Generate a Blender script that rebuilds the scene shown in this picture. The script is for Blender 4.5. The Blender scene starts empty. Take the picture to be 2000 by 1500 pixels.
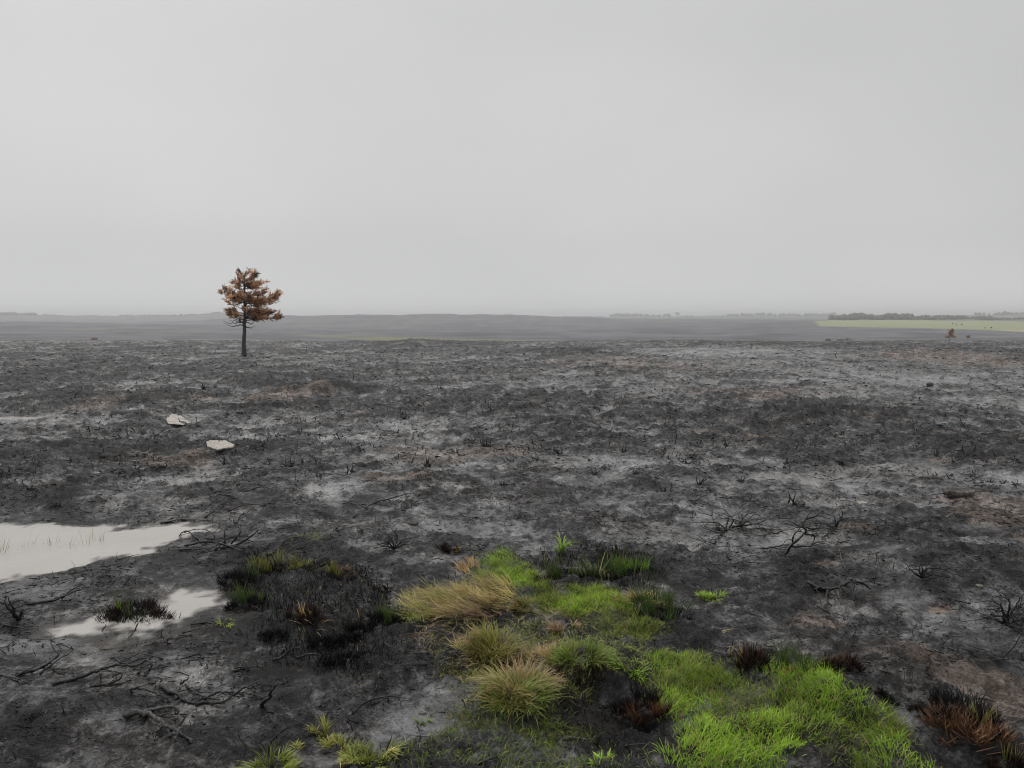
import bpy, math, random
import numpy as np

random.seed(7)
RNG = np.random.default_rng(11)
S = bpy.context.scene
COL = S.collection

# ------------------------------------------------------------------ camera
F = 1500.0                      # focal length in photo pixels (2000 x 1500)
HOR = 620.0                     # photo row of the true horizon
CAMZ = 1.7
PITCH = math.atan((750.0 - HOR) / F)
cam_d = bpy.data.cameras.new('camera')
cam = bpy.data.objects.new('camera', cam_d)
COL.objects.link(cam)
cam.location = (0, 0, CAMZ)
cam.rotation_euler = (math.pi / 2 - PITCH, 0, 0)
cam_d.sensor_width = 36.0
cam_d.lens = 36.0 * F / 2000.0
cam_d.clip_start = 0.05
cam_d.clip_end = 30000
S.camera = cam

# ------------------------------------------------------------------ sky
SUN_EL, SUN_AZ = math.radians(58), math.radians(-25)      # azimuth from +Y towards +X
w = bpy.data.worlds.new('World'); S.world = w; w.use_nodes = True
nt = w.node_tree; nt.nodes.clear()
def wn(t, **k):
    n = nt.nodes.new(t)
    for a, b in k.items(): setattr(n, a, b)
    return n
out = wn('ShaderNodeOutputWorld')
bgc = wn('ShaderNodeBackground')
sky = wn('ShaderNodeTexSky', sky_type='NISHITA', sun_disc=False)
sky.sun_elevation = SUN_EL; sky.sun_rotation = SUN_AZ
sky.air_density = 1.0; sky.dust_density = 6.0; sky.ozone_density = 1.0
bw = wn('ShaderNodeRGBToBW')
nt.links.new(sky.outputs[0], bw.inputs[0])
mlt = wn('ShaderNodeMath', operation='MULTIPLY'); mlt.inputs[1].default_value = 0.09
nt.links.new(bw.outputs[0], mlt.inputs[0])
# the closed cloud deck in front of it: soft, low-contrast, slightly lighter in broad swathes
tc = wn('ShaderNodeTexCoord')
mp = wn('ShaderNodeMapping'); mp.inputs['Scale'].default_value = (1.0, 1.0, 2.2); mp.inputs['Location'].default_value = (0.35, 0.2, 0.15)
nt.links.new(tc.outputs['Generated'], mp.inputs['Vector'])
ns = wn('ShaderNodeTexNoise'); ns.inputs['Scale'].default_value = 1.5; ns.inputs['Detail'].default_value = 3.0; ns.inputs['Roughness'].default_value = 0.45
nt.links.new(mp.outputs[0], ns.inputs['Vector'])
cr = wn('ShaderNodeValToRGB')
cr.color_ramp.elements[0].position = 0.25; cr.color_ramp.elements[0].color = (0.545, 0.548, 0.552, 1)
cr.color_ramp.elements[1].position = 0.75; cr.color_ramp.elements[1].color = (0.672, 0.674, 0.670, 1)
nt.links.new(ns.outputs[0], cr.inputs[0])
mx = wn('ShaderNodeMix', data_type='RGBA'); mx.inputs[0].default_value = 0.88
nt.links.new(mlt.outputs[0], mx.inputs[6]); nt.links.new(cr.outputs[0], mx.inputs[7])
# overcast thins a little towards the horizon all round
sx = wn('ShaderNodeSeparateXYZ'); nt.links.new(tc.outputs['Generated'], sx.inputs[0])
mr = wn('ShaderNodeMapRange', interpolation_type='SMOOTHSTEP'); mr.inputs[1].default_value = 0.0; mr.inputs[2].default_value = 0.10; mr.inputs[3].default_value = 1.16; mr.inputs[4].default_value = 1.0
nt.links.new(sx.outputs[2], mr.inputs[0])
ml = wn('ShaderNodeVectorMath', operation='SCALE'); nt.links.new(mx.outputs[2], ml.inputs[0]); nt.links.new(mr.outputs[0], ml.inputs['Scale'])
nt.links.new(ml.outputs[0], bgc.inputs['Color'])
bgc.inputs['Strength'].default_value = 1.02
nt.links.new(bgc.outputs[0], out.inputs['Surface'])

# ------------------------------------------------------------------ sun behind the cloud, exposure
sd = bpy.data.lights.new('sun', 'SUN'); sd.energy = 1.5; sd.angle = math.radians(35); sd.color = (1.0, 0.98, 0.95)
so = bpy.data.objects.new('sun', sd); COL.objects.link(so)
so.rotation_euler = (-(math.pi / 2 - SUN_EL), 0, -SUN_AZ)
S.view_settings.view_transform = 'Standard'; S.view_settings.look = 'None'
S.view_settings.exposure = 0.0; S.view_settings.gamma = 1.0
S.view_settings.use_curve_mapping = False
S.cycles.use_denoising = True; S.cycles.denoising_prefilter = 'ACCURATE'; S.cycles.filter_width = 1.1
S.cycles.max_bounces = 6; S.cycles.diffuse_bounces = 3; S.cycles.glossy_bounces = 2
S.cycles.transmission_bounces = 3; S.cycles.volume_bounces = 3; S.cycles.transparent_max_bounces = 8

# ------------------------------------------------------------------ noise
_perm = np.random.default_rng(3).permutation(256).astype(np.int32)
_perm = np.concatenate([_perm, _perm])
_ga = np.random.default_rng(4).uniform(0, 2 * np.pi, 256)
_gx, _gy = np.cos(_ga), np.sin(_ga)
def perlin(x, y):
    xi = np.floor(x).astype(np.int64); yi = np.floor(y).astype(np.int64)
    xf = x - xi; yf = y - yi
    xi &= 255; yi &= 255
    u = xf * xf * xf * (xf * (xf * 6 - 15) + 10); v = yf * yf * yf * (yf * (yf * 6 - 15) + 10)
    xj = (xi + 1) & 255; yj = (yi + 1) & 255
    def g(a, b, dx, dy):
        h = _perm[_perm[a] + b]
        return _gx[h] * dx + _gy[h] * dy
    n00 = g(xi, yi, xf, yf); n10 = g(xj, yi, xf - 1, yf)
    n01 = g(xi, yj, xf, yf - 1); n11 = g(xj, yj, xf - 1, yf - 1)
    a = n00 + u * (n10 - n00); b = n01 + u * (n11 - n01)
    return (a + v * (b - a)) * 1.5
def fbm(x, y, f, octv=3, gain=0.5, ox=0.0):
    s = 0; a = 1.0
    for i in range(octv):
        s = s + a * perlin(x * f + ox + 17.3 * i, y * f + ox * 1.7 - 9.1 * i)
        f *= 2.03; a *= gain
    return s
def sstep(a, b, t):
    t = np.clip((t - a) / (b - a), 0, 1)
    return t * t * (3 - 2 * t)

# ------------------------------------------------------------------ far relief
# distance nodes and, per bearing, how far below (+) or above (-) eye level the land lies (photo pixels)
RN = np.array([57, 75, 110, 200, 250, 400, 600, 750, 900, 1100, 1300, 1600, 2000, 2300, 3000, 3600, 5500.])
PROFILE = {
    -600: [45, 62, 72, 52, 47, 38, 24, 14, 7, 11, 10, 8, 2, -6, 0, 5, 9],
    0:    [45, 62, 72, 52, 47, 38, 26, 16, 8, 12, 11, 9, 3, -5, 0, 5, 9],
    250:  [46, 62, 72, 52, 47, 38, 27, 18, 12, 15, 13, 10, 4, -2, 0, 5, 9],
    350:  [46, 62, 72, 52, 47, 38, 27, 20, 14, 15, 9, 9, 4, -3, 0, 5, 9],
    440:  [47, 62, 72, 52, 47, 38, 27, 22, 16, 13, 2, 8, 2, -7, 0, 5, 9],
    560:  [47, 62, 72, 53, 48, 38, 26, 23, 18, 8, -3, 4, 3, -2, 0, 5, 9],
    700:  [47, 62, 72, 53, 48, 38, 26, 24, 17, 6, -5, 3, 4, 2, 0, 5, 9],
    820:  [46, 62, 72, 53, 48, 38, 25, 24, 16, 5, -6.5, 2, 4, 3, 0, 5, 9],
    1000: [49, 62, 72, 53, 48, 38, 25, 24, 16, 6, -5, 3, 4, 3, 0, 5, 9],
    1150: [49, 62, 72, 53, 48, 38, 25, 22, 16, 8, 0, 4, 4, 2, -1, 5, 9],
    1210: [49, 62, 72, 53, 48, 38, 25, 21, 15, 8, 3.5, 4, 4, 2, -2, 5, 9],
    1400: [49, 62, 72, 53, 48, 38, 25, 18, 12, 7, 4, 5, 4, 2, -2, 5, 9],
    1600: [48, 62, 72, 53, 48, 37, 22, 15, 10, 5, 7, 6, 3, 1, -2, 5, 9],
    1800: [47, 62, 72, 53, 47, 37, 22, 15, 10, 5, 7, 6, 2, -3, 0, 5, 9],
    2000: [45, 62, 72, 53, 46, 37, 25, 16, 10, 5, 7, 6, 0, -6, 0, 5, 9],
    2600: [45, 62, 72, 53, 46, 37, 26, 16, 9, 4, 7, 6, 0, -7, 0, 5, 9],
}
_pc = np.array(sorted(PROFILE), float); _pt = np.array([PROFILE[k] for k in sorted(PROFILE)], float)
def far_z(x, y):
    r = np.hypot(x, y); th = np.clip(np.arctan2(x, y), -math.radians(46), math.radians(46))
    dep = r * np.cos(th); px = 1000 + F * np.tan(th)
    lr = np.log(np.clip(dep, RN[0], RN[-1])); ln = np.log(RN)
    i = np.clip(np.searchsorted(ln, lr) - 1, 0, len(RN) - 2); tr = (lr - ln[i]) / (ln[i + 1] - ln[i])
    trs = tr * tr * (3 - 2 * tr) * 0.5 + tr * 0.5
    j = np.clip(np.searchsorted(_pc, px) - 1, 0, len(_pc) - 2); tc_ = np.clip((px - _pc[j]) / (_pc[j + 1] - _pc[j]), 0, 1)
    tc_ = tc_ * tc_ * (3 - 2 * tc_) * 0.5 + tc_ * 0.5
    a = _pt[j, i] * (1 - trs) + _pt[j, i + 1] * trs
    b = _pt[j + 1, i] * (1 - trs) + _pt[j + 1, i + 1] * trs
    off = a * (1 - tc_) + b * tc_
    return CAMZ - np.maximum(dep, 40) * off / F, px, off, dep

# ------------------------------------------------------------------ photo pixel -> place on flat ground
def flat(px, py, z=0.0):
    px = np.asarray(px, float); py = np.asarray(py, float)
    u = (px - 1000) / F; v = -(py - 750) / F
    cp, sp = math.cos(PITCH), math.sin(PITCH)
    dy = cp + v * sp; dz = -sp + v * cp
    t = (z - CAMZ) / dz
    return u * t, dy * t
def poly_sd(x, y, poly):
    """signed distance in metres to a ground polygon, positive inside"""
    n = len(poly); d = np.full(x.shape, 1e9); ins = np.zeros(x.shape, bool)
    for i in range(n):
        ax, ay = poly[i]; bx, by = poly[(i + 1) % n]
        ex, ey = bx - ax, by - ay
        t = np.clip(((x - ax) * ex + (y - ay) * ey) / (ex * ex + ey * ey + 1e-12), 0, 1)
        d = np.minimum(d, np.hypot(x - ax - t * ex, y - ay - t * ey))
        c = ((ay > y) != (by > y)) & (x < (bx - ax) * (y - ay) / (by - ay + 1e-12) + ax)
        ins ^= c
    return np.where(ins, d, -d)
def gp(pts, z=0.0):
    return [tuple(float(c) for c in flat(a, b, z)) for a, b in pts]

POND_A = gp([(-260, 1030), (0, 1020), (120, 1022), (260, 1026), (340, 1024), (400, 1026), (436, 1032), (420, 1042), (380, 1052), (345, 1062), (280, 1082), (190, 1100), (120, 1118), (40, 1136), (-60, 1142), (-260, 1150)], -0.05)
POND_B = gp([(88, 1234), (130, 1216), (190, 1200), (260, 1188), (330, 1164), (390, 1148), (432, 1146), (462, 1162), (466, 1188), (430, 1196), (390, 1204), (345, 1218), (270, 1232), (180, 1236), (120, 1240)], -0.03)
PUD_C = gp([(-40, 817), (30, 810), (100, 813), (96, 820), (20, 823), (-40, 822)], -0.06)
PUD_D = gp([(192, 750), (260, 752), (318, 755), (312, 759), (240, 757)], -0.06)
PUD_E = gp([(1700, 781), (1760, 786), (1790, 792), (1770, 794), (1720, 788)], -0.05)
PUD_G = gp([(500, 1303), (560, 1292), (572, 1300), (540, 1310), (512, 1312)])
PUD_H = gp([(205, 1244), (260, 1241), (252, 1248), (215, 1250)])
PUD_I = gp([(636, 1242), (652, 1234), (658, 1248), (646, 1256)])
PONDS = [(POND_A, -0.05, 0.10), (POND_B, -0.03, 0.08), (PUD_C, -0.06, 0.05), (PUD_D, -0.06, 0.05), (PUD_E, -0.05, 0.05), (PUD_G, -0.03, 0.03), (PUD_H, -0.045, 0.03), (PUD_I, -0.03, 0.03)]

def blob_field(x, y, blobs):
    s = np.zeros(x.shape)
    for (bx, by, rx, ry, wt) in blobs:
        cx, cy = flat(bx, by); _, y0 = flat(bx, by + ry); _, y1 = flat(bx, max(by - ry, 628))
        sy = max(0.12, min((y1 - y0) / 2, 9.0)); sx = max(0.1, rx * cy / F)
        dx = (x - cx) / sx; dy = (y - cy) / sy
        q = dx * dx + dy * dy
        s += wt * np.exp(-0.7 * q)
    return s
LIGHT = [(700, 865, 90, 12, 1), (680, 950, 60, 18, 1), (800, 1020, 60, 20, .8), (950, 1035, 60, 16, .6), (1250, 915, 70, 10, 1), (1180, 905, 60, 10, .8), (1400, 1020, 110, 30, .8),  # pale ash patches, with wet glints and silvery streaks painted in
    (1520, 1040, 80, 20, 1), (1560, 940, 80, 10, 1), (1950, 940, 60, 12, 1.1), (1700, 735, 120, 12, 1), (1500, 690, 200, 12, .8), (1330, 690, 120, 10, .6), (1950, 790, 60, 10, 1), (1850, 830, 80, 8, .8),
    (320, 1270, 130, 25, .9), (430, 1310, 120, 30, .9), (100, 1240, 70, 20, .9), (820, 1410, 80, 30, .6), (850, 1085, 70, 22, .6), (720, 1060, 40, 15, .6), (1000, 1000, 120, 20, .3), (480, 855, 60, 8, .8), (560, 820, 60, 8, .6),
    (60, 822, 90, 9, .9), (255, 755, 80, 6, .8), (1300, 735, 300, 30, .35), (1600, 720, 320, 30, .4), (1850, 760, 200, 20, .5), (760, 990, 60, 10, .6), (1450, 900, 100, 10, .7), (1300, 1050, 120, 20, .6), (1040, 1060, 60, 14, .5), (600, 1290, 60, 20, .6), (560, 1020, 60, 8, .7), (1480, 1075, 60, 15, .6), (1750, 920, 120, 12, .7), (900, 830, 150, 8, .5), (1270, 980, 100, 15, .4)]
TAN = [(760, 935, 60, 8, 1.2), (850, 895, 100, 20, .7), (560, 775, 100, 8, .8), (330, 900, 70, 10, .9), (190, 790, 60, 8, .7), (1500, 770, 120, 10, .8), (1850, 700, 120, 10, 1), (1900, 985, 130, 30, .9), (1960, 1012, 60, 20, .5),
    (1600, 1230, 60, 14, .7), (1800, 1310, 120, 30, .6), (1900, 1360, 80, 20, .7), (1980, 1400, 50, 25, .7), (70, 832, 60, 8, .5), (1180, 705, 100, 8, .6), (1300, 720, 160, 10, .5), (950, 730, 160, 10, .3), (1700, 1040, 60, 12, .5), (1750, 1190, 120, 30, .35), (1480, 850, 120, 12, .4), (1000, 880, 80, 10, .5)]
ORANGE = [(1620, 1110, 36, 10, .8), (1838, 1195, 40, 14, 1.0), (1590, 1236, 30, 8, .5), (1880, 705, 60, 5, .7), (1760, 940, 40, 6, .3), (755, 936, 40, 5, .5), (1325, 1262, 26, 14, .5)]
DARK = [(640, 760, 70, 12, 1), (560, 742, 70, 9, 1), (460, 800, 80, 10, 1), (1690, 820, 140, 14, 1.2), (1480, 812, 90, 12, 1), (1950, 880, 120, 22, 1), (1130, 690, 70, 7, 1), (1050, 780, 90, 8, .7), (1700, 876, 160, 16, .8),
    (1850, 1090, 110, 40, 1.2), (1150, 1090, 110, 25, 1.3), (1180, 1360, 80, 60, 1.4), (1250, 1450, 100, 40, 1.2), (620, 1180, 140, 60, 1.1), (100, 970, 110, 30, 1), (300, 1105, 180, 18, 1.1), (560, 1100, 90, 40, .9), (1560, 1110, 40, 20, 1),
    (1360, 1230, 50, 40, 1), (1500, 1330, 110, 22, .9), (1750, 1380, 80, 30, .8), (250, 720, 300, 25, .5), (200, 770, 200, 15, .4), (800, 672, 90, 5, 1), (350, 870, 150, 20, .4), (150, 1440, 250, 50, .6), (100, 900, 160, 20, .5), (900, 800, 160, 10, .5), (900, 770, 80, 8, .6), (1550, 1130, 200, 30, .4), (1300, 1130, 80, 40, .5), (830, 1100, 80, 40, .3), (700, 1250, 90, 50, .7), (1900, 1440, 120, 50, .4)]
GREENISH = [(1150, 1200, 130, 40, 1), (1010, 1110, 60, 30, 1), (1500, 1420, 200, 70, 1), (1000, 1330, 110, 60, .55), (1050, 1450, 120, 40, .35), (900, 1180, 110, 40, .6), (600, 1048, 60, 8, .6), (540, 1090, 80, 14, .6), (1330, 1310, 70, 20, .8), (690, 1470, 80, 25, .5)]

MOUNDS = [(815, 672, 1.9, 2.4, 0.32), (905, 680, 1.5, 2.0, 0.15), (1130, 690, 2.2, 2.2, 0.16), (640, 768, 1.0, 0.8, 0.20), (560, 745, 1.2, 0.9, 0.18), (1690, 826, 1.6, .7, 0.16), (1480, 818, .9, .6, 0.14), (1950, 890, 1.4, .7, 0.12),
    (1880, 1125, .75, .55, 0.16), (1750, 1330, .8, .5, 0.08), (240, 1150, .8, .14, 0.03), (90, 985, 1.0, .45, 0.16), (380, 850, .6, .4, .10), (420, 895, .7, .4, .06), (1180, 1230, .8, .6, 0.05), (1500, 1430, .7, .5, 0.07),
    (1150, 1120, .5, .25, .04), (1810, 695, 2.2, 1.5, .22), (600, 1180, .5, .4, .05), (1300, 745, 1.5, 1.2, .12), (200, 700, 3, 2.5, .15)]
HOLLOWS = [(1340, 1260, .5, .5, .05), (1180, 1400, .35, .25, .06), (1270, 1440, .4, .3, .05), (300, 1280, .9, .35, .04)]
_mound = [(*map(float, flat(a, b)), c, d, e) for a, b, c, d, e in MOUNDS] + [(*map(float, flat(a, b)), c, d, -e) for a, b, c, d, e in HOLLOWS]

def hag(x, y):
    """eroded peat crust: raised ragged lumps (towards 1) between flat washed hollows"""
    wx = x + 0.22 * fbm(x, y, 1.3, 2, .5, 61.0); wy = y + 0.22 * fbm(x, y, 1.3, 2, .5, 67.0)
    a = fbm(wx, wy, 0.95, 2, .55, 60.0); b = fbm(wx, wy, 2.7, 3, .6, 63.0)
    return sstep(-.28, .42, a * .55 + b * .55)
def masks(x, y):
    """what lies on the burnt ground here: pale ash mud with painted wet glints, tan peat, orange peat, green; and the crust"""
    lt = blob_field(x, y, LIGHT); dk = blob_field(x, y, DARK)
    hg = hag(x, y)
    n = 0.50 * fbm(x, y * 1.25, 0.45, 4, 0.6, 3.1) + .34 * fbm(x * .6, y, 0.13, 2, .5, 13.1) * sstep(6, 14, np.hypot(x, y)) + 0.22 * fbm(x, y, 4.3, 3, .65, 8.8)
    ash = np.clip(0.46 + 0.44 * n - 0.30 * (hg - .42) + 0.34 * lt - 0.31 * dk, 0, 1)
    tn = sstep(0.30, 0.95, blob_field(x, y, TAN) + 0.5 * fbm(x, y, 0.9, 4, .6, 21.0) + 0.08)
    og = sstep(0.35, 1.0, blob_field(x, y, ORANGE) + 0.35 * fbm(x, y, 2.1, 3, .6, 31.0))
    gr = sstep(0.30, 0.9, blob_field(x, y, GREENISH) + 0.3 * fbm(x, y, 3.0, 3, .6, 41.0))
    return ash, tn, og, gr, hg

def H(x, y, fine=True, want=None):
    x = np.asarray(x, float); y = np.asarray(y, float)
    r = np.hypot(x, y)
    z = 0.10 * fbm(x, y, 0.11, 2, .5, 5.0) * sstep(7, 20, r) + 0.05 * fbm(x, y, 0.42, 2, .5, 12.0) * sstep(4, 9, r) + 0.015 * fbm(x, y, 0.42, 2, .5, 12.0)
    for (mx_, my_, sx, sy, a) in _mound:
        z = z + a * np.exp(-((x - mx_) / sx) ** 2 - ((y - my_) / sy) ** 2)
    near = 1 - sstep(14, 30, r); mid = sstep(5, 16, r)
    ash, hg = (want[0], want[4]) if want is not None else masks(x, y)[::4]
    det = (0.040 + 0.055 * mid) * (hg - .4) * (.55 + .6 * (1 - ash)) + (0.014 + 0.014 * mid) * fbm(x, y, 4.1, 2, .55, 70.0)
    rough = 0.45 + 0.75 * (1 - ash)
    det = det + 0.021 * fbm(x, y, 10.0, 2, .6, 80.0) * rough + 0.014 * near * rough * (np.abs(fbm(x, y, 23.0, 2, .6, 90.0)) - .25) + .004 * near * fbm(x, y, 58.0, 1, .6, 95.0)
    z = z + det
    carve = []
    for poly, lvl, dep in PONDS:
        mar = 1.3 if dep > .06 else .5
        px0 = min(p[0] for p in poly) - mar; px1 = max(p[0] for p in poly) + mar
        py0 = min(p[1] for p in poly) - mar; py1 = max(p[1] for p in poly) + mar
        m = (x > px0) & (x < px1) & (y > py0) & (y < py1)
        if not m.any(): continue
        xs, ys = x[m], y[m]
        d = poly_sd(xs, ys, poly) + (.09 if dep > .06 else .03) + 0.08 * fbm(xs, ys, 3.0, 4, .65, 100.0)
        zz = z[m]; out_ = np.clip(-d, 0, 9)
        k = sstep(0.0, .75 * mar, out_)
        shore = lvl + 0.008 + np.minimum(out_ * 0.09, .05) + np.maximum(.6 * det[m], -.004) * sstep(0, .15, out_)
        bank = np.maximum(shore * (1 - k) + np.maximum(zz, lvl + .01) * k, lvl + .004)
        t = sstep(-0.06, 0.40, d + .10 * fbm(xs, ys, 6.0, 3, .6, 120.0) * sstep(.45, .1, np.abs(d)))
        z[m] = bank * (1 - t) + zz * t; carve.append((m, t, lvl - dep))
    for m, t, bed in carve: z[m] = z[m] * (1 - t) + bed * t
    fz, px, off, dp = far_z(x, y)
    fz = fz + 0.0014 * dp * fbm(x, y, 0.016, 3, .5, 7.7) * sstep(150, 400, r)
    t = sstep(50, 66, dp)
    return z * (1 - t) + fz * t

def at(px, py, dz=0.0, fine=True):
    """the point of the ground seen at a photo pixel"""
    px = np.atleast_1d(np.asarray(px, float)); py = np.atleast_1d(np.asarray(py, float))
    z = np.zeros_like(px)
    for _ in range(6):
        x, y = flat(px, py, z)
        z = 0.5 * z + 0.5 * H(x, y, fine)
    x, y = flat(px, py, z)
    return np.stack([x, y, H(x, y, fine) + dz], 1)

# ------------------------------------------------------------------ mesh helpers
def link(o, parent=None):
    COL.objects.link(o)
    if parent is not None: o.parent = parent
    return o
def mesh_np(name, V, faces, mat, parent=None, cols=None, smooth=True, origin=None):
    """faces: (n,3) or (n,4) array"""
    V = np.asarray(V, np.float32).reshape(-1, 3); faces = np.asarray(faces, np.int32)
    if origin is not None: V = V - np.asarray(origin, np.float32)
    k = faces.shape[1]
    me = bpy.data.meshes.new(name)
    me.vertices.add(len(V)); me.vertices.foreach_set('co', V.ravel())
    me.loops.add(faces.size); me.loops.foreach_set('vertex_index', faces.ravel())
    me.polygons.add(len(faces))
    me.polygons.foreach_set('loop_start', np.arange(0, faces.size, k, dtype=np.int32))
    me.polygons.foreach_set('loop_total', np.full(len(faces), k, np.int32))
    me.polygons.foreach_set('use_smooth', np.full(len(faces), smooth))
    if cols:
        for cn, arr in cols.items():
            a = me.attributes.new(cn, 'FLOAT_COLOR', 'POINT')
            c = np.ones((len(V), 4), np.float32); arr = np.asarray(arr, np.float32); c[:, :arr.shape[1]] = arr
            a.data.foreach_set('color', c.ravel())
    me.update(calc_edges=True); me.validate()
    if mat: me.materials.append(mat)
    return link(bpy.data.objects.new(name, me), parent)
def tag(o, label=None, cat=None, group=None, kind=None):
    if label: o['label'] = label
    if cat: o['category'] = cat
    if group: o['group'] = group
    if kind: o['kind'] = kind
    return o
def empty(name, loc):
    e = bpy.data.objects.new(name, None); e.empty_display_size = 0.1; e.location = [float(c) for c in loc]
    return link(e)

def tubes(pts, rad, sides=4, caps=True):
    """pts (N,K,3), rad (N,K) -> verts, quads"""
    pts = np.asarray(pts, float); rad = np.asarray(rad, float)
    N, K, _ = pts.shape
    T = np.gradient(pts, axis=1); T /= np.linalg.norm(T, axis=2, keepdims=True) + 1e-9
    ref = np.zeros_like(T); ref[..., 2] = 1
    st = np.abs(T[..., 2]) > 0.92; ref[st] = (1, 0, 0)
    A = np.cross(T, ref); A /= np.linalg.norm(A, axis=2, keepdims=True) + 1e-9
    B = np.cross(T, A)
    ang = np.arange(sides) * 2 * np.pi / sides
    V = pts[:, :, None, :] + rad[:, :, None, None] * (np.cos(ang)[None, None, :, None] * A[:, :, None, :] + np.sin(ang)[None, None, :, None] * B[:, :, None, :])
    V = V.reshape(-1, 3)
    idx = np.arange(N * K * sides).reshape(N, K, sides); nx = np.roll(idx, -1, axis=2)
    Q = np.stack([idx[:, :-1], nx[:, :-1], nx[:, 1:], idx[:, 1:]], -1).reshape(-1, 4)
    if caps and sides == 4:
        Q = np.concatenate([Q, idx[:, 0, ::-1], idx[:, -1]], 0)
    return V, Q

def blades(root, az, lean, curl, length, width, cb, ct, segs=3, twist=None, prof=None):
    N = len(root)
    if twist is None: twist = RNG.uniform(-1.2, 1.2, N)
    pos = np.array(root, float); ang = np.array(lean, float)
    sa = az + np.pi / 2 + twist
    side = np.stack([np.cos(sa), np.sin(sa), np.zeros(N)], 1)
    prof = prof or [1.0, 0.9, 0.62, 0.06] if segs == 3 else (prof or list(np.linspace(1, .06, segs + 1)))
    rows = []; cols = []
    for k in range(segs + 1):
        wv = (width * prof[k] * 0.5)[:, None]
        rows.append(np.stack([pos - side * wv, pos + side * wv], 1))
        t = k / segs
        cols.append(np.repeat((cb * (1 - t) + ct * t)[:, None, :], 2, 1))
        d = np.stack([np.cos(az) * np.sin(ang), np.sin(az) * np.sin(ang), np.cos(ang)], 1)
        pos = pos + d * (length / segs)[:, None]
        ang = ang + curl / segs
    V = np.stack(rows, 1).reshape(-1, 3); C = np.stack(cols, 1).reshape(-1, 3)
    n = 2 * (segs + 1); b = np.arange(N)[:, None] * n
    k = np.arange(segs)[None, :] * 2
    Q = np.stack([b + k, b + k + 1, b + k + 3, b + k + 2], -1).reshape(-1, 4)
    return V, Q, C
def merge(parts):
    Vs, Qs, Cs = [], [], []; o = 0
    for p in parts:
        Vs.append(p[0]); Qs.append(p[1] + o); o += len(p[0])
        if len(p) > 2: Cs.append(p[2])
    return (np.concatenate(Vs), np.concatenate(Qs)) + ((np.concatenate(Cs),) if Cs else ())

# ------------------------------------------------------------------ materials
class NT:
    def __init__(s, name):
        s.m = bpy.data.materials.new(name); s.m.use_nodes = True
        s.t = s.m.node_tree; s.t.nodes.clear()
        s.out = s.n('ShaderNodeOutputMaterial')
    def n(s, t, **k):
        x = s.t.nodes.new(t)
        for a, b in k.items(): setattr(x, a, b)
        return x
    def l(s, a, b): s.t.links.new(a, b)
    def setv(s, sock, v):
        if hasattr(v, 'is_output') or isinstance(v, bpy.types.NodeSocket): s.l(v, sock)
        else: sock.default_value = v
    def noise(s, vec, scale, detail=3, rough=.55, dist=0.0):
        x = s.n('ShaderNodeTexNoise'); s.l(vec, x.inputs['Vector'])
        x.inputs['Scale'].default_value = scale; x.inputs['Detail'].default_value = detail; x.inputs['Roughness'].default_value = rough; x.inputs['Distortion'].default_value = dist
        return x.outputs[0]
    def math(s, op, a, b=0.0, clamp=False):
        x = s.n('ShaderNodeMath', operation=op, use_clamp=clamp); s.setv(x.inputs[0], a); s.setv(x.inputs[1], b); return x.outputs[0]
    def mix(s, f, a, b):
        x = s.n('ShaderNodeMix', data_type='RGBA'); s.setv(x.inputs[0], f); s.setv(x.inputs[6], a); s.setv(x.inputs[7], b); return x.outputs[2]
    def mixf(s, f, a, b):
        x = s.n('ShaderNodeMix', data_type='FLOAT'); s.setv(x.inputs[0], f); s.setv(x.inputs[2], a); s.setv(x.inputs[3], b); return x.outputs[0]
    def ss(s, v, lo, hi):
        x = s.n('ShaderNodeMapRange', interpolation_type='SMOOTHSTEP'); s.setv(x.inputs[0], v); x.inputs[1].default_value = lo; x.inputs[2].default_value = hi; return x.outputs[0]
    def bsdf(s, col, rough=.7, spec=.5, bump=None, bstr=.5, bdist=.01):
        p = s.n('ShaderNodeBsdfPrincipled'); s.setv(p.inputs['Base Color'], col); s.setv(p.inputs['Roughness'], rough); s.setv(p.inputs['Specular IOR Level'], spec)
        if bump is not None:
            b = s.n('ShaderNodeBump'); s.setv(b.inputs['Strength'], bstr); b.inputs['Distance'].default_value = bdist; s.l(bump, b.inputs['Height']); s.l(b.outputs[0], p.inputs['Normal'])
        s.l(p.outputs[0], s.out.inputs['Surface']); return p

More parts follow.
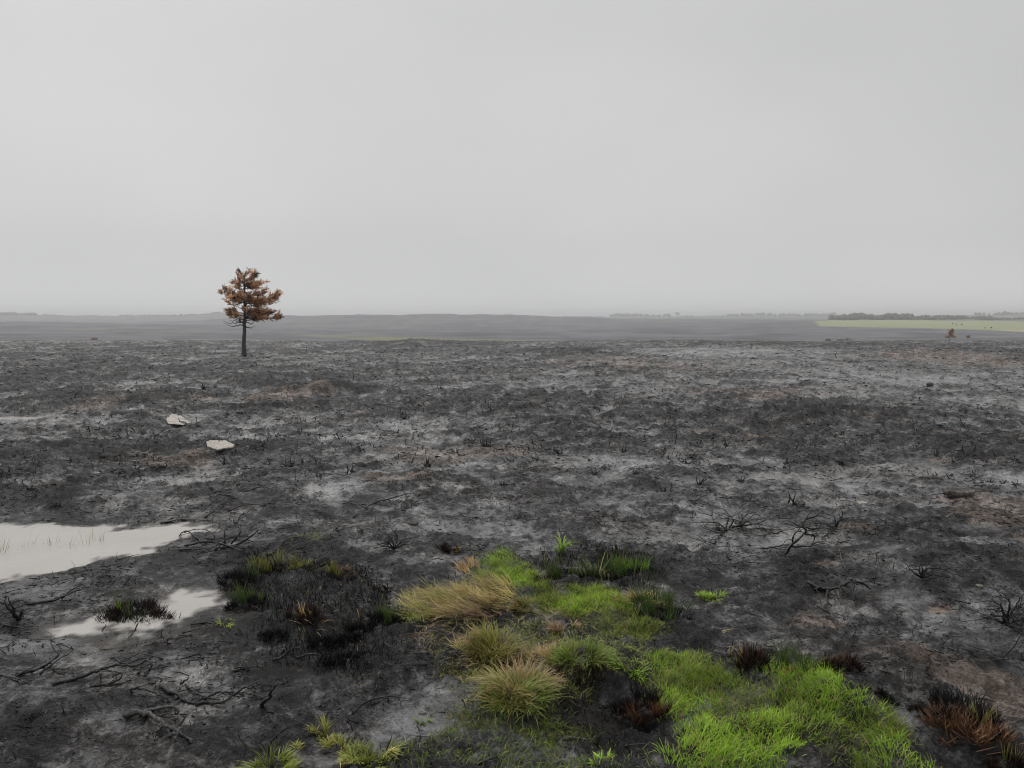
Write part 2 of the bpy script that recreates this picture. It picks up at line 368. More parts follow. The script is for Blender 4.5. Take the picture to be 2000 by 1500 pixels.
def mat_ground():
    g = NT('burnt_ground')
    tc = g.n('ShaderNodeTexCoord').outputs['Object']
    a1 = g.n('ShaderNodeAttribute', attribute_name='cover'); a2 = g.n('ShaderNodeAttribute', attribute_name='far')
    s1 = g.n('ShaderNodeSeparateColor'); g.l(a1.outputs['Color'], s1.inputs[0])
    s2 = g.n('ShaderNodeSeparateColor'); g.l(a2.outputs['Color'], s2.inputs[0])
    ash, tan, org = s1.outputs[0], s1.outputs[1], s1.outputs[2]
    fld, strip, farm = s2.outputs[0], s2.outputs[1], s2.outputs[2]
    n1 = g.noise(tc, 4.0, 5, .7, .4); n2 = g.noise(tc, 19.0, 5, .72, .5); n3 = g.noise(tc, 80.0, 4, .7, .3)
    mixn = g.math('ADD', g.math('MULTIPLY', n1, .45), g.math('ADD', g.math('MULTIPLY', n2, .4), g.math('MULTIPLY', n3, .25)))   # mean .55
    grain = g.math('SUBTRACT', mixn, .55)
    v = g.math('ADD', g.math('ADD', g.math('MULTIPLY', ash, .78), .03), g.math('MULTIPLY', grain, 3.1))
    def ramp(val, stops):
        x = g.n('ShaderNodeValToRGB'); g.l(val, x.inputs[0]); e = x.color_ramp.elements
        while len(e) < len(stops): e.new(.5)
        for el, (p_, c_) in zip(e, stops): el.position = p_; el.color = (*c_, 1)
        return x.outputs[0]
    c = ramp(v, [(.0, (.0055, .0055, .0065)), (.16, (.017, .017, .0188)), (.34, (.044, .0435, .0455)), (.55, (.100, .098, .099)), (.78, (.176, .177, .180)), (1.0, (.262, .264, .270))])  # top stops cooled to put silvery wet sheen into the ash colour
    fa = g.ss(v, .25, .75)
    brown = g.noise(tc, .9, 5, .65)
    c = g.mix(g.math('MULTIPLY', g.ss(brown, .46, .70), .55), c, g.mix(fa, (.026, .019, .015, 1), (.135, .108, .090, 1)))
    tanc = g.mix(g.ss(mixn, .44, .66), (.042, .032, .027, 1), (.26, .198, .162, 1))
    orgc = g.mix(g.ss(mixn, .44, .66), (.07, .042, .026, 1), (.27, .165, .105, 1))
    ft = g.ss(g.math('ADD', tan, g.math('MULTIPLY', grain, 1.6)), .18, .85)
    fo = g.ss(g.math('ADD', org, g.math('MULTIPLY', grain, 1.4)), .35, 1.05)
    c = g.mix(g.math('MULTIPLY', ft, .78), c, tanc)
    c = g.mix(g.math('MULTIPLY', fo, .65), c, orgc)
    moss = g.ss(g.math('ADD', a1.outputs['Alpha'], g.math('MULTIPLY', grain, 1.5)), .35, .95)
    c = g.mix(g.math('MULTIPLY', moss, .8), c, g.mix(g.ss(mixn, .45, .65), (.026, .029, .010, 1), (.115, .125, .036, 1)))
    wet = g.n('ShaderNodeAttribute', attribute_name='wet').outputs['Fac']
    c = g.mix(g.math('MULTIPLY', wet, .45), c, (.040, .036, .033, 1))
    # pale lichen crumbs and bleached litter
    vo = g.n('ShaderNodeTexVoronoi'); g.l(tc, vo.inputs['Vector']); vo.inputs['Scale'].default_value = 34.0
    crumbs = g.math('MULTIPLY', g.math('LESS_THAN', vo.outputs['Distance'], .13), g.ss(g.noise(tc, 1.1, 2), .52, .66))
    c = g.mix(g.math('MULTIPLY', crumbs, .45), c, (.26, .22, .18, 1))
    # far land, paled and blued to put distance haze into the colour
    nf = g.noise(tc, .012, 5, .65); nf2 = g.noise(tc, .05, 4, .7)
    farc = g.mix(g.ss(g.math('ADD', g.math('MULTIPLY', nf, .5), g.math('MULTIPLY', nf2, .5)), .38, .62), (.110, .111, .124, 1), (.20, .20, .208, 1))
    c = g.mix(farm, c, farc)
    c = g.mix(strip, c, (.22, .22, .145, 1))
    fc = g.mix(g.ss(nf2, .35, .65), (.275, .31, .175, 1), (.32, .345, .215, 1))
    c = g.mix(fld, c, fc)
    sand = g.n('ShaderNodeAttribute', attribute_name='far').outputs['Alpha']
    c = g.mix(sand, c, (.42, .36, .27, 1))
    wetn = g.ss(g.noise(tc, 1.8, 3, .6), .35, .62)
    rough = g.mixf(g.math('MAXIMUM', g.math('MULTIPLY', fa, wetn), wet), .60, .17)
    rough = g.mixf(farm, rough, .95)
    spec = g.mixf(farm, g.mixf(fa, .32, .75), .05)
    hgt = g.math('ADD', g.math('MULTIPLY', n2, .6), g.math('MULTIPLY', n3, .3))
    g.bsdf(c, rough, spec, hgt, g.mixf(g.math('MULTIPLY', fa, wetn), 1.0, .35), .07)
    return g.m
def mat_vcol(name, rough=.55, spec=.3, trans=.25):
    g = NT(name)
    a = g.n('ShaderNodeAttribute', attribute_name='col').outputs['Color']
    p = g.bsdf(a, rough, spec)
    if trans:
        t = g.n('ShaderNodeBsdfTranslucent'); g.l(a, t.inputs[0])
        m = g.n('ShaderNodeMixShader'); m.inputs[0].default_value = trans
        g.l(p.outputs[0], m.inputs[1]); g.l(t.outputs[0], m.inputs[2]); g.l(m.outputs[0], g.out.inputs['Surface'])
    return g.m
def mat_wood(name, dark, light, thr=(.4, .7)):
    g = NT(name); tc = g.n('ShaderNodeTexCoord').outputs['Object']
    n = g.noise(tc, 30, 4, .65); n2 = g.noise(tc, 140, 3, .6)
    v = g.math('ADD', g.math('MULTIPLY', n, .6), g.math('MULTIPLY', n2, .4))
    g.bsdf(g.mix(g.ss(v, *thr), dark, light), .6, .4, v, .6, .004); return g.m
def mat_water(name='silty_sky_water', c0=(.40, .372, .345, 1), c1=(.54, .515, .49, 1), turbid=.97):  # pale defaults: silt with the bright sky's reflection painted into the colour
    g = NT(name); tc = g.n('ShaderNodeTexCoord').outputs['Object']
    mp = g.n('ShaderNodeMapping'); mp.inputs['Scale'].default_value = (1, 2.6, 1); mp.inputs['Rotation'].default_value = (0, 0, .25); g.l(tc, mp.inputs[0])
    n = g.noise(mp.outputs[0], 10, 4, .6, .6); n2 = g.noise(tc, 1.6, 4, .6)
    # silt hides the bed where the water is deep; in the shallows the peat shows through
    dep = g.n('ShaderNodeAttribute', attribute_name='depth').outputs['Fac']
    silt = g.math('MULTIPLY', g.ss(g.math('ADD', dep, g.math('MULTIPLY', g.math('SUBTRACT', g.noise(tc, 14, 3, .6), .5), .5)), .05, .85), turbid)
    b = g.n('ShaderNodeBump'); b.inputs['Strength'].default_value = .22; b.inputs['Distance'].default_value = .010; g.l(n, b.inputs['Height'])
    body = g.n('ShaderNodeBsdfDiffuse'); g.l(g.mix(n2, c0, c1), body.inputs[0])
    clear = g.n('ShaderNodeBsdfTransparent'); clear.inputs[0].default_value = (.78, .70, .60, 1)
    m1 = g.n('ShaderNodeMixShader'); g.l(silt, m1.inputs[0]); g.l(clear.outputs[0], m1.inputs[1]); g.l(body.outputs[0], m1.inputs[2])
    gl = g.n('ShaderNodeBsdfGlossy'); gl.inputs['Roughness'].default_value = .04; g.l(b.outputs[0], gl.inputs['Normal'])
    fr = g.n('ShaderNodeFresnel'); fr.inputs[0].default_value = 1.33; g.l(b.outputs[0], fr.inputs['Normal'])
    m2 = g.n('ShaderNodeMixShader'); g.l(fr.outputs[0], m2.inputs[0]); g.l(m1.outputs[0], m2.inputs[1]); g.l(gl.outputs[0], m2.inputs[2])
    g.l(m2.outputs[0], g.out.inputs['Surface'])
    return g.m
def mat_stone(name, dark, light, under):
    g = NT(name); tc = g.n('ShaderNodeTexCoord').outputs['Object']
    n = g.noise(tc, 9, 5, .7, .5); n2 = g.noise(tc, 45, 4, .65)
    v = g.math('ADD', g.math('MULTIPLY', n, .6), g.math('MULTIPLY', n2, .4))
    c = g.mix(g.ss(v, .36, .6), dark, light)
    soot = g.ss(g.noise(tc, 5, 3, .6), .58, .72)
    c = g.mix(g.math('MULTIPLY', soot, .6), c, under)
    g.bsdf(c, .85, .25, v, .9, .012); return g.m

M = {}
M['ground'] = mat_ground()
M['grass'] = mat_vcol('grass_blades', .5, .35, .28)
M['char_blade'] = mat_vcol('charred_blades', .7, .3, 0)
M['needles'] = mat_vcol('scorched_needles', .75, .2, .5)
M['wood'] = mat_wood('charred_wood', (.010, .010, .011, 1), (.055, .053, .052, 1))
M['wood_grey'] = mat_wood('ash_grey_wood', (.022, .021, .021, 1), (.14, .132, .125, 1))
M['bark'] = mat_wood('scorched_bark', (.030, .029, .031, 1), (.15, .145, .145, 1))
M['soil'] = mat_wood('peat_clod', (.009, .008, .008, 1), (.030, .026, .023, 1))
M['water'] = mat_water(); M['puddle'] = mat_water('brown_puddle', (.07, .055, .042, 1), (.11, .09, .07, 1), .8)
M['stone'] = mat_stone('pale_stone', (.26, .24, .21, 1), (.54, .50, .45, 1), (.12, .10, .085, 1))
M['stone_dark'] = mat_stone('sooty_stone', (.035, .033, .031, 1), (.16, .145, .13, 1), (.02, .02, .02, 1))
M['stone_mid'] = mat_stone('grey_stone', (.12, .11, .10, 1), (.30, .28, .25, 1), (.05, .045, .04, 1))
M['far_tree'] = mat_vcol('distant_foliage', .9, .1, 0)

# ------------------------------------------------------------------ the ground, one sheet to the horizon
HGRID = {}
def build_ground():
    fine = np.radians(np.arange(-44, 44.001, 0.125)); rest = np.radians(np.linspace(44, 316, 50)[1:-1])
    th = np.concatenate([fine, rest]); nt_ = len(th)
    r = np.concatenate([np.geomspace(0.25, 1.5, 12)[:-1], np.exp(np.arange(math.log(1.5), math.log(78), 0.0048)), np.geomspace(78, 5400, 215)])
    R, T = np.meshgrid(r, th, indexing='ij')
    x = (R * np.sin(T)).ravel(); y = (R * np.cos(T)).ravel()
    mk = masks(x, y); z = H(x, y, True, mk)
    _, px, off, dep = far_z(x, y)
    offv = F * (CAMZ - z) / np.maximum(dep, 1)
    rr = np.hypot(x, y); front = np.cos(np.arctan2(x, y)) > .6
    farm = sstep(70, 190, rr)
    jig = 1.6 * fbm(x, y, .02, 3, .6, 1.0)
    def inpoly(pl, lo, hi, soft):
        return sstep(-soft, soft, poly_sd(px, offv * 6 + jig * 2, [(a, b * 6) for a, b in pl])) * ((rr > lo) & (rr < hi) & front)
    fld = inpoly([(1588, 8), (1600, 17.5), (1800, 20.5), (2000, 28), (2600, 40), (2600, 3), (1625, 4.5)], 260, 1180, 6)
    strip = inpoly([(560, 33), (640, 34.5), (800, 38), (950, 42), (1100, 47), (900, 47.5), (760, 46), (640, 40)], 240, 700, 5)
    strip = np.maximum(strip, .55 * inpoly([(120, 21.5), (250, 24), (390, 25.5), (390, 28), (250, 26.5), (120, 24)], 240, 900, 4))
    strip = np.maximum(strip, .35 * inpoly([(1200, 4), (1420, 5), (1590, 6), (1590, 8), (1200, 6.5)], 600, 2000, 4))
    strip *= np.clip(.75 + .6 * fbm(x, y, .03, 3, .6, 2.0), 0, 1)
    sand = inpoly([(1945, 23.5), (2000, 24.8), (2600, 34), (2600, 38), (2000, 28), (1960, 26)], 260, 900, 3)
    i = np.arange(len(r) - 1)[:, None] * nt_; j = np.arange(nt_)[None, :]; jn = (j + 1) % nt_
    Q = np.stack([i + j, i + nt_ + j, i + nt_ + jn, i + jn], -1).reshape(-1, 4)[:, ::-1]
    wet = np.zeros_like(x)
    for poly, lvl, dp_ in PONDS:
        m = (rr < 40) & (x > min(p[0] for p in poly) - .5) & (x < max(p[0] for p in poly) + .5) & (y > min(p[1] for p in poly) - .5) & (y < max(p[1] for p in poly) + .5)
        d = poly_sd(x[m], y[m], poly); wet[m] = np.maximum(wet[m], sstep(-.26, -.02, d + .10 * fbm(x[m], y[m], 3.0, 3, .6, 140.0)))
    cover = np.stack([mk[0], mk[1], mk[2], mk[3]], 1); far = np.stack([fld, strip, farm, sand], 1)
    HGRID.update(r=r, th=fine, z=z.reshape(len(r), nt_)[:, :len(fine)])
    g = mesh_np('ground', np.stack([x, y, z], 1), Q, M['ground'], cols={'cover': cover, 'far': far, 'wet': np.stack([wet] * 3, 1)})
    tag(g, 'burnt moorland of black char, grey ash mud and bare peat', 'ground', kind='structure')
build_ground()
H_full = H
def H(x, y, fine=True, want=None):
    x = np.asarray(x, float); y = np.asarray(y, float); sh = x.shape
    x = x.ravel(); y = y.ravel(); r = np.hypot(x, y); th = np.arctan2(x, y)
    R, TH, Z = HGRID['r'], HGRID['th'], HGRID['z']
    i = np.clip(np.searchsorted(R, r) - 1, 0, len(R) - 2); j = np.clip(np.searchsorted(TH, th) - 1, 0, len(TH) - 2)
    a = np.clip((r - R[i]) / (R[i + 1] - R[i]), 0, 1); b = np.clip((th - TH[j]) / (TH[j + 1] - TH[j]), 0, 1)
    return ((Z[i, j] * (1 - b) + Z[i, j + 1] * b) * (1 - a) + (Z[i + 1, j] * (1 - b) + Z[i + 1, j + 1] * b) * a).reshape(sh)

# ------------------------------------------------------------------ standing water
def build_water(poly, lvl, name, label):
    xs = np.array([p[0] for p in poly]); ys = np.array([p[1] for p in poly]); mg = .22
    st = max(.02, (xs.max() - xs.min()) / 160)
    gx = np.arange(xs.min() - mg, xs.max() + mg, st); gy = np.arange(ys.min() - mg, ys.max() + mg, st)
    X, Y = np.meshgrid(gx, gy, indexing='ij'); sd_ = poly_sd(X.ravel(), Y.ravel(), poly).reshape(X.shape)
    dep_ = np.clip((lvl - H(X.ravel(), Y.ravel())) / .05, 0, 1)
    idx = np.arange(X.size).reshape(X.shape)
    Q = np.stack([idx[:-1, :-1], idx[1:, :-1], idx[1:, 1:], idx[:-1, 1:]], -1).reshape(-1, 4)
    Q = Q[(sd_.ravel()[Q] > -mg).any(1)]
    used = np.unique(Q); mp_ = np.zeros(X.size, int); mp_[used] = np.arange(len(used)); Q = mp_[Q]
    cx, cy = float(xs.mean()), float(ys.mean())
    V = np.stack([X.ravel() - cx, Y.ravel() - cy, np.zeros(X.size)], 1)[used]
    o = mesh_np(name, V, Q, M['puddle' if 'brown' in label or 'tiny' in label else 'water'], cols={'depth': np.stack([dep_] * 3, 1)[used]})
    o.location = (cx, cy, lvl)
    tag(o, label, 'water', kind='structure')
for (poly, lvl, dep), (nm, lb) in zip(PONDS, [('pool_water', 'pale sky-tinted silty pool at the left edge of the burnt ground'), ('pool_water', 'small sky-tinted silty pool round the black rush tussock'),
        ('puddle_water', 'thin bright puddle at the far left beyond the stones'), ('puddle_water', 'far narrow puddle left of the pine'), ('puddle_water', 'puddle strip far out on the right'),
        ('puddle_water', 'small pale puddle beside the upright stick'), ('puddle_water', 'little brown puddle in front of the black tussock'), ('puddle_water', 'tiny puddle among black stubble')]):
    build_water(poly, lvl, nm, lb)

# ------------------------------------------------------------------ charred wood
def catmull(P, per=5):
    P = np.asarray(P, float); Q = np.vstack([2 * P[0] - P[1], P, 2 * P[-1] - P[-2]])
    o = []
    for i in range(1, len(Q) - 2):
        for t in np.linspace(0, 1, per, endpoint=False):
            a, b, c, d = Q[i - 1], Q[i], Q[i + 1], Q[i + 2]
            o.append(.5 * ((2 * b) + (c - a) * t + (2 * a - 5 * b + 4 * c - d) * t * t + (3 * b - a - 3 * c + d) * t ** 3))
    o.append(P[-1]); return np.array(o)
def stem_pts(px, lift=0.0):
    """px: photo points (x, y[, height above the ground in metres]) of a piece of wood"""
    hs = np.array([p[2] if len(p) > 2 else 0.0 for p in px])
    xs = np.array([p[0] for p in px], float); ys = np.array([p[1] for p in px], float)
    # a raised point is seen higher in the picture than the ground below it
    g = at(xs, ys); 
    for _ in range(4):
        dep = np.maximum(g[:, 1], 1.0)
        g = at(xs, ys + hs * F / dep * 0.97)
    g[:, 2] += hs + lift
    return g
def wood_mesh(name, P, r0, r1, mat, parent=None, origin=None, sides=4, jit=.25):
    P = catmull(P, 5); K = len(P)
    P = P + RNG.normal(0, 1, P.shape) * r0 * jit
    rad = np.linspace(r0, r1, K) * RNG.uniform(.82, 1.2, K)
    V, Q = tubes(P[None], rad[None], sides if sides == 4 else sides)
    return mesh_np(name, V, Q, mat, parent, origin=origin)
def side_twigs(P, n, ln, r, up=.25):
    out = []
    for _ in range(n):
        k = RNG.uniform(.15, .95) * (len(P) - 1); i = int(k); p = P[i] + (P[i + 1] - P[i]) * (k - i)
        d = P[i + 1] - P[i]; d = d / (np.linalg.norm(d) + 1e-9)
        a = RNG.choice([-1, 1]) * RNG.uniform(.5, 1.2)
        v = np.array([d[0] * math.cos(a) - d[1] * math.sin(a), d[0] * math.sin(a) + d[1] * math.cos(a), RNG.uniform(0, up)])
        L = ln * RNG.uniform(.5, 1.3); q = [p]
        for s in range(3):
            v = v + RNG.normal(0, .28, 3); v[2] = v[2] * .7
            q.append(q[-1] + v / np.linalg.norm(v) * L / 3)
        q = np.array(q); gz = H(q[:, 0], q[:, 1]); q[:, 2] = np.maximum(q[:, 2], gz + r * .5)
        out.append((q, r))
    return out
def wood_thing(name, label, cat, stems, group=None, mat='wood', r0=.008, twigs=2, tl=.12):
    """stems: list of photo polylines; the first is the main stem"""
    allp = [stem_pts(s, r0 * .6) for s in stems]
    org = allp[0][0].copy()
    e = empty(name, org); tag(e, label, cat, group)
    for i, P in enumerate(allp):
        r = r0 if i == 0 else r0 * .72
        st = wood_mesh('stem', P, r, r * .4, M[mat], e, origin=org)
        for q, tr in side_twigs(P, twigs, tl, r * .42):
            t = wood_mesh('twig', q, tr, tr * .5, M[mat], st, origin=org, jit=.4)
    return e

B = wood_thing
B('burnt_branch', 'bundle of charred branches lying side by side left of the looped branch', 'branch', [[(30, 1320), (78, 1307, .01), (112, 1284, .03), (119, 1264, .05)], [(76, 1320), (92, 1307, .02), (114, 1290, .03), (141, 1273, .03), (140, 1264, .05)], [(60, 1316), (96, 1296, .03), (124, 1270, .04)], [(100, 1302, .01), (110, 1314), (126, 1318)]], r0=.009)
B('burnt_branch', 'long charred branch curling into a loop near the left foreground', 'branch', [[(104, 1338), (146, 1329), (174, 1318, .02), (202, 1310, .02), (227, 1300, .03), (266, 1301, .03), (288, 1292, .04), (296, 1302, .03), (290, 1313), (285, 1321)], [(224, 1285, .04), (241, 1297, .03), (280, 1287, .04), (294, 1290, .04)], [(270, 1318), (278, 1304, .02)]], r0=.010)
B('burnt_branch', 'forked charred branch arching below the looped branch', 'branch', [[(176, 1342), (202, 1339), (232, 1329, .02), (237, 1315, .04), (218, 1324, .02)], [(196, 1316, .04), (198, 1340)], [(206, 1340), (232, 1338), (258, 1329)]], r0=.008)
B('burnt_branch', 'thin hooked charred branch left of the crossing pair', 'branch', [[(258, 1356), (257, 1347, .02), (280, 1347, .02), (308, 1357, .01), (328, 1367)]], r0=.007)
B('burnt_branch', 'wavy charred branch crossing another in the left foreground', 'branch', [[(312, 1342), (344, 1357, .01), (361, 1371), (378, 1375), (406, 1364, .01), (426, 1354, .03), (454, 1354, .03), (478, 1361)]], r0=.010)
B('burnt_branch', 'smooth upcurved charred branch on top of the wavy one', 'branch', [[(382, 1379), (400, 1374), (431, 1375, .01), (459, 1358, .03), (476, 1343, .05), (492, 1343, .05)], [(364, 1343), (386, 1357, .02), (402, 1363, .02), (431, 1369)]], r0=.009)
B('burnt_branch', 'single curved charred stick standing upright from bare mud', 'branch', [[(509, 1386, -.02), (513, 1374, .03), (528, 1363, .08), (530, 1352, .13), (543, 1335, .20)]], r0=.010, twigs=0)
B('burnt_branch', 'thick ash grey root snaking down to the bottom left', 'root', [[(240, 1399), (274, 1394, .01), (297, 1402, .02), (311, 1413, .02), (330, 1422, .02), (347, 1433, .01), (376, 1452)]], mat='wood_grey', r0=.016, twigs=4, tl=.10)
B('burnt_branch', 'thin grey branch bent into a hairpin above the thick root', 'branch', [[(276, 1392), (310, 1386, .02), (336, 1381, .03), (345, 1386, .03), (346, 1396, .02), (314, 1396, .01), (280, 1393)]], mat='wood_grey', r0=.009, twigs=1)
B('burnt_branch', 'short charred stick above the crossing branches', 'stick', [[(352, 1337), (370, 1325, .03)]], r0=.007, twigs=0)
B('burnt_branch', 'low charred twig pair left of the small pale puddle', 'branch', [[(455, 1313), (474, 1308), (490, 1303, .02), (514, 1304)], [(462, 1306), (490, 1302, .02)]], r0=.007)
B('burnt_branch', 'thin grey roots entering from the left edge below the bundle', 'root', [[(-20, 1319), (22, 1324), (60, 1336)], [(-10, 1326), (30, 1330), (48, 1338)]], mat='wood_grey', r0=.008)
B('burnt_branch', 'charred stick lying on mud right of the black tussock pool', 'stick', [[(372, 1221), (398, 1217), (428, 1219)], [(356, 1236), (392, 1228)]], r0=.007, twigs=1)
B('burnt_branch', 'charred stick leaning on the front of the black tussock', 'stick', [[(250, 1250), (262, 1234, .03), (270, 1218, .06)]], r0=.007, twigs=0)
B('burnt_branch', 'short charred stick at the left foot of the black tussock', 'stick', [[(195, 1240), (208, 1220, .04)]], r0=.006, twigs=0)
B('heather_skeleton', 'burnt heather stump with antler-like stems at the left edge', 'shrub', [[(38, 1214, -.01), (28, 1203, .04), (14, 1181, .12), (-4, 1177, .14)], [(34, 1212), (26, 1190, .12), (20, 1166, .20)], [(36, 1212), (44, 1198, .06), (42, 1190, .08)], [(-10, 1218), (20, 1226), (54, 1232)]], r0=.012)
B('burnt_branch', 'long charred branch on the bank between the two pools', 'branch', [[(52, 1180), (106, 1174, .01), (134, 1161, .03), (172, 1148, .02)], [(120, 1172), (142, 1152, .05), (168, 1140, .06)]], r0=.009)
B('heather_skeleton', 'tangled pile of charred branches at the right end of the pool', 'shrub', [[(430, 1072), (465, 1065, .03), (507, 1036, .14)], [(386, 1056), (364, 1039, .05), (342, 1047, .02)], [(390, 1060), (430, 1062, .04), (470, 1078)], [(360, 1068), (410, 1058, .04), (455, 1074, .02)], [(440, 1066), (440, 1040, .10), (446, 1014, .16)], [(452, 1064), (470, 1040, .10), (466, 1018, .16), (480, 1000, .22)], [(400, 1060), (420, 1050, .06), (404, 1034, .10)], [(420, 1076), (448, 1052, .06), (488, 1050, .06)], [(350, 1076), (386, 1074), (424, 1088)]], r0=.011, twigs=4)
B('burnt_branch', 'bowed grey branch rising above the rush bed', 'branch', [[(526, 1086), (546, 1066, .05), (567, 1052, .08), (588, 1050, .04)]], mat='wood_grey', r0=.008, twigs=1)
B('burnt_branch', 'bleached brown stalk lying at the far rim of the pool', 'stalk', [[(313, 1022), (367, 1015), (412, 1018)]], mat='wood_grey', r0=.008, twigs=1)
B('burnt_branch', 'charred branch curving up between black stubble and mud', 'branch', [[(532, 1291), (552, 1284, .02), (566, 1268, .06), (572, 1240, .12)]], r0=.009, twigs=1)
B('burnt_branch', 'thin charred stick lying under the black stubble', 'stick', [[(578, 1286), (612, 1278, .02), (628, 1288)], [(630, 1290), (650, 1308)]], r0=.007, twigs=1)
B('burnt_branch', 'bent grey twig with a curled tip left of the pale tussocks', 'branch', [[(690, 1395), (712, 1374, .02), (752, 1362, .04), (758, 1374, .01)], [(745, 1362, .03), (776, 1362, .03), (784, 1380)]], r0=.007)
B('burnt_branch', 'charred forked stick beside the lowest left grass tufts', 'branch', [[(524, 1466), (538, 1440, .05), (574, 1412, .08)], [(460, 1500), (478, 1474, .02), (482, 1456, .04)]], r0=.007)
B('burnt_branch', 'thin dark branch at the bottom centre edge', 'branch', [[(920, 1498), (950, 1488, .01), (972, 1480, .02), (968, 1500)]], r0=.007)
B('burnt_branch', 'short curved twig below the pink tipped tussock', 'twig', [[(1098, 1445), (1122, 1438, .01), (1150, 1446), (1166, 1454)]], mat='wood_grey', r0=.006, twigs=0)
# right hand skeletons
B('heather_skeleton', 'sprawling burnt heather skeleton on pale ash, left of the upright one', 'shrub', [[(1414, 1042), (1403, 1028, .03), (1392, 1013, .06), (1388, 976, .14)], [(1414, 1036), (1430, 1036, .03), (1439, 1043, .03), (1446, 1061, .02), (1452, 1075), (1464, 1081), (1484, 1081)], [(1410, 1044), (1399, 1054, .03), (1397, 1063), (1389, 1061), (1384, 1053)], [(1414, 1046), (1423, 1063), (1419, 1088)], [(1410, 1042), (1378, 1034, .02), (1366, 1026, .03)], [(1440, 1034), (1466, 1034), (1493, 1034), (1507, 1042), (1529, 1039), (1543, 1032)], [(1444, 1036), (1457, 1046), (1484, 1048), (1502, 1042)], [(1430, 1030), (1475, 1025, .04), (1493, 1018, .05), (1511, 1013, .04), (1552, 1014, .02)], [(1440, 1030), (1452, 1012, .10), (1463, 999, .15)], [(1444, 1030), (1458, 1020, .08), (1470, 1008, .12)], [(1424, 1034), (1432, 1016, .08), (1418, 1003, .10)], [(1416, 1036), (1422, 1010, .12), (1409, 984, .18)], [(1430, 1032), (1450, 1022, .06), (1440, 1006, .10)], [(1420, 1038), (1400, 1022, .05), (1384, 1022, .05)]], mat='wood_grey', r0=.011, twigs=4, tl=.16)
B('heather_skeleton', 'tall leaning burnt stem with an open loop, on the right', 'shrub', [[(1532, 1088, -.02), (1547, 1066, .10), (1567, 1044, .20), (1572, 1036, .23), (1565, 1027, .27), (1572, 1014, .31), (1584, 994, .36)], [(1547, 1062, .10), (1549, 1046, .18), (1565, 1027, .27)], [(1489, 1073, .01), (1511, 1070, .03), (1534, 1065, .06), (1547, 1066, .09)], [(1572, 1014, .31), (1590, 1010, .32), (1602, 1000, .34)], [(1570, 1030, .25), (1592, 1034, .22), (1604, 1022, .24)], [(1545, 1068, .08), (1580, 1068, .06), (1610, 1062, .06)], [(1567, 1042, .18), (1590, 1048, .12), (1586, 1062, .06)], [(1534, 1086), (1548, 1100), (1544, 1116)]], r0=.010, twigs=3, tl=.14)
B('heather_skeleton', 'small burnt heather fan right of the looped stem', 'shrub', [[(1632, 1030), (1619, 1030, .03), (1612, 1024, .05), (1588, 1023, .06)], [(1632, 1030), (1639, 1018, .06), (1655, 1013, .09), (1682, 1010, .08)], [(1632, 1030), (1630, 1012, .08), (1624, 1004, .10)], [(1634, 1030), (1644, 1006, .10), (1640, 992, .14)], [(1630, 1032), (1616, 1044), (1608, 1050)]], r0=.009, twigs=3)
B('heather_skeleton', 'drooping grey roots hanging off the peat lip on the right', 'root', [[(1634, 1060, .03), (1641, 1086), (1650, 1109), (1657, 1119)], [(1636, 1061, .03), (1655, 1064, .03), (1668, 1070, .02), (1668, 1078)], [(1583, 1064), (1606, 1059, .02), (1630, 1061, .03)]], mat='wood_grey', r0=.009)
B('heather_skeleton', 'low burnt root arch with two dangling legs on the right slope', 'root', [[(1578, 1138), (1598, 1150), (1618, 1152, .02), (1640, 1143, .05), (1667, 1134, .07)], [(1667, 1134, .07), (1666, 1155, .03), (1670, 1180)], [(1618, 1153, .02), (1615, 1171), (1623, 1186)], [(1660, 1135, .06), (1684, 1143, .03), (1700, 1154)], [(1590, 1154), (1606, 1148, .03)]], r0=.013)
B('heather_skeleton', 'black heather skeleton at the right edge of the photo', 'shrub', [[(1962, 1218), (1958, 1196, .06), (1950, 1176, .12)], [(1964, 1218), (1976, 1196, .08), (1996, 1180, .14)], [(1964, 1218), (1970, 1184, .12), (1966, 1168, .16)], [(1960, 1220), (1938, 1210, .04), (1918, 1206, .04)], [(1966, 1220), (1990, 1212, .04), (2016, 1200, .08)], [(1964, 1216), (1984, 1180, .12), (1990, 1166, .16)], [(1964, 1222), (1986, 1228, .02), (1998, 1236)]], r0=.010, twigs=6, tl=.12)
B('heather_skeleton', 'crouching black heather stump in the dark hollow on the right', 'shrub', [[(1802, 1130), (1810, 1112, .05), (1838, 1112, .06)], [(1802, 1130), (1794, 1112, .06), (1800, 1098, .10)], [(1800, 1130), (1780, 1116, .05), (1762, 1096, .08)], [(1804, 1130), (1822, 1124, .03), (1850, 1130, .02)], [(1800, 1130), (1800, 1108, .08), (1790, 1076, .14)]], r0=.009, twigs=5, tl=.12)
B('heather_skeleton', 'burnt heather ball of curved stems left of the scorched tuft', 'shrub', [[(770, 1074), (758, 1060, .05), (750, 1056, .06)], [(770, 1074), (764, 1052, .09), (752, 1042, .11)], [(770, 1074), (776, 1050, .09), (770, 1038, .13)], [(770, 1074), (786, 1056, .07), (794, 1048, .09)], [(770, 1074), (790, 1064, .04), (796, 1060, .06)], [(770, 1074), (756, 1068, .02), (746, 1066, .03)]], r0=.008, twigs=9, tl=.10)
B('burnt_branch', 'scattered charred sticks bundle above the far rim of the pool', 'branch', [[(400, 1012), (430, 988, .02), (456, 968, .04)], [(446, 1000), (480, 986, .02), (540, 990)], [(456, 972), (430, 966, .02), (410, 980)], [(478, 962), (512, 952, .03), (540, 960)]], r0=.010, twigs=3)
B('burnt_branch', 'long thin charred branch below the shallow central puddle', 'branch', [[(690, 1012), (730, 984, .01), (780, 970, .02), (798, 964, .02)], [(716, 994), (690, 980, .02), (668, 986)]], r0=.010, twigs=3)
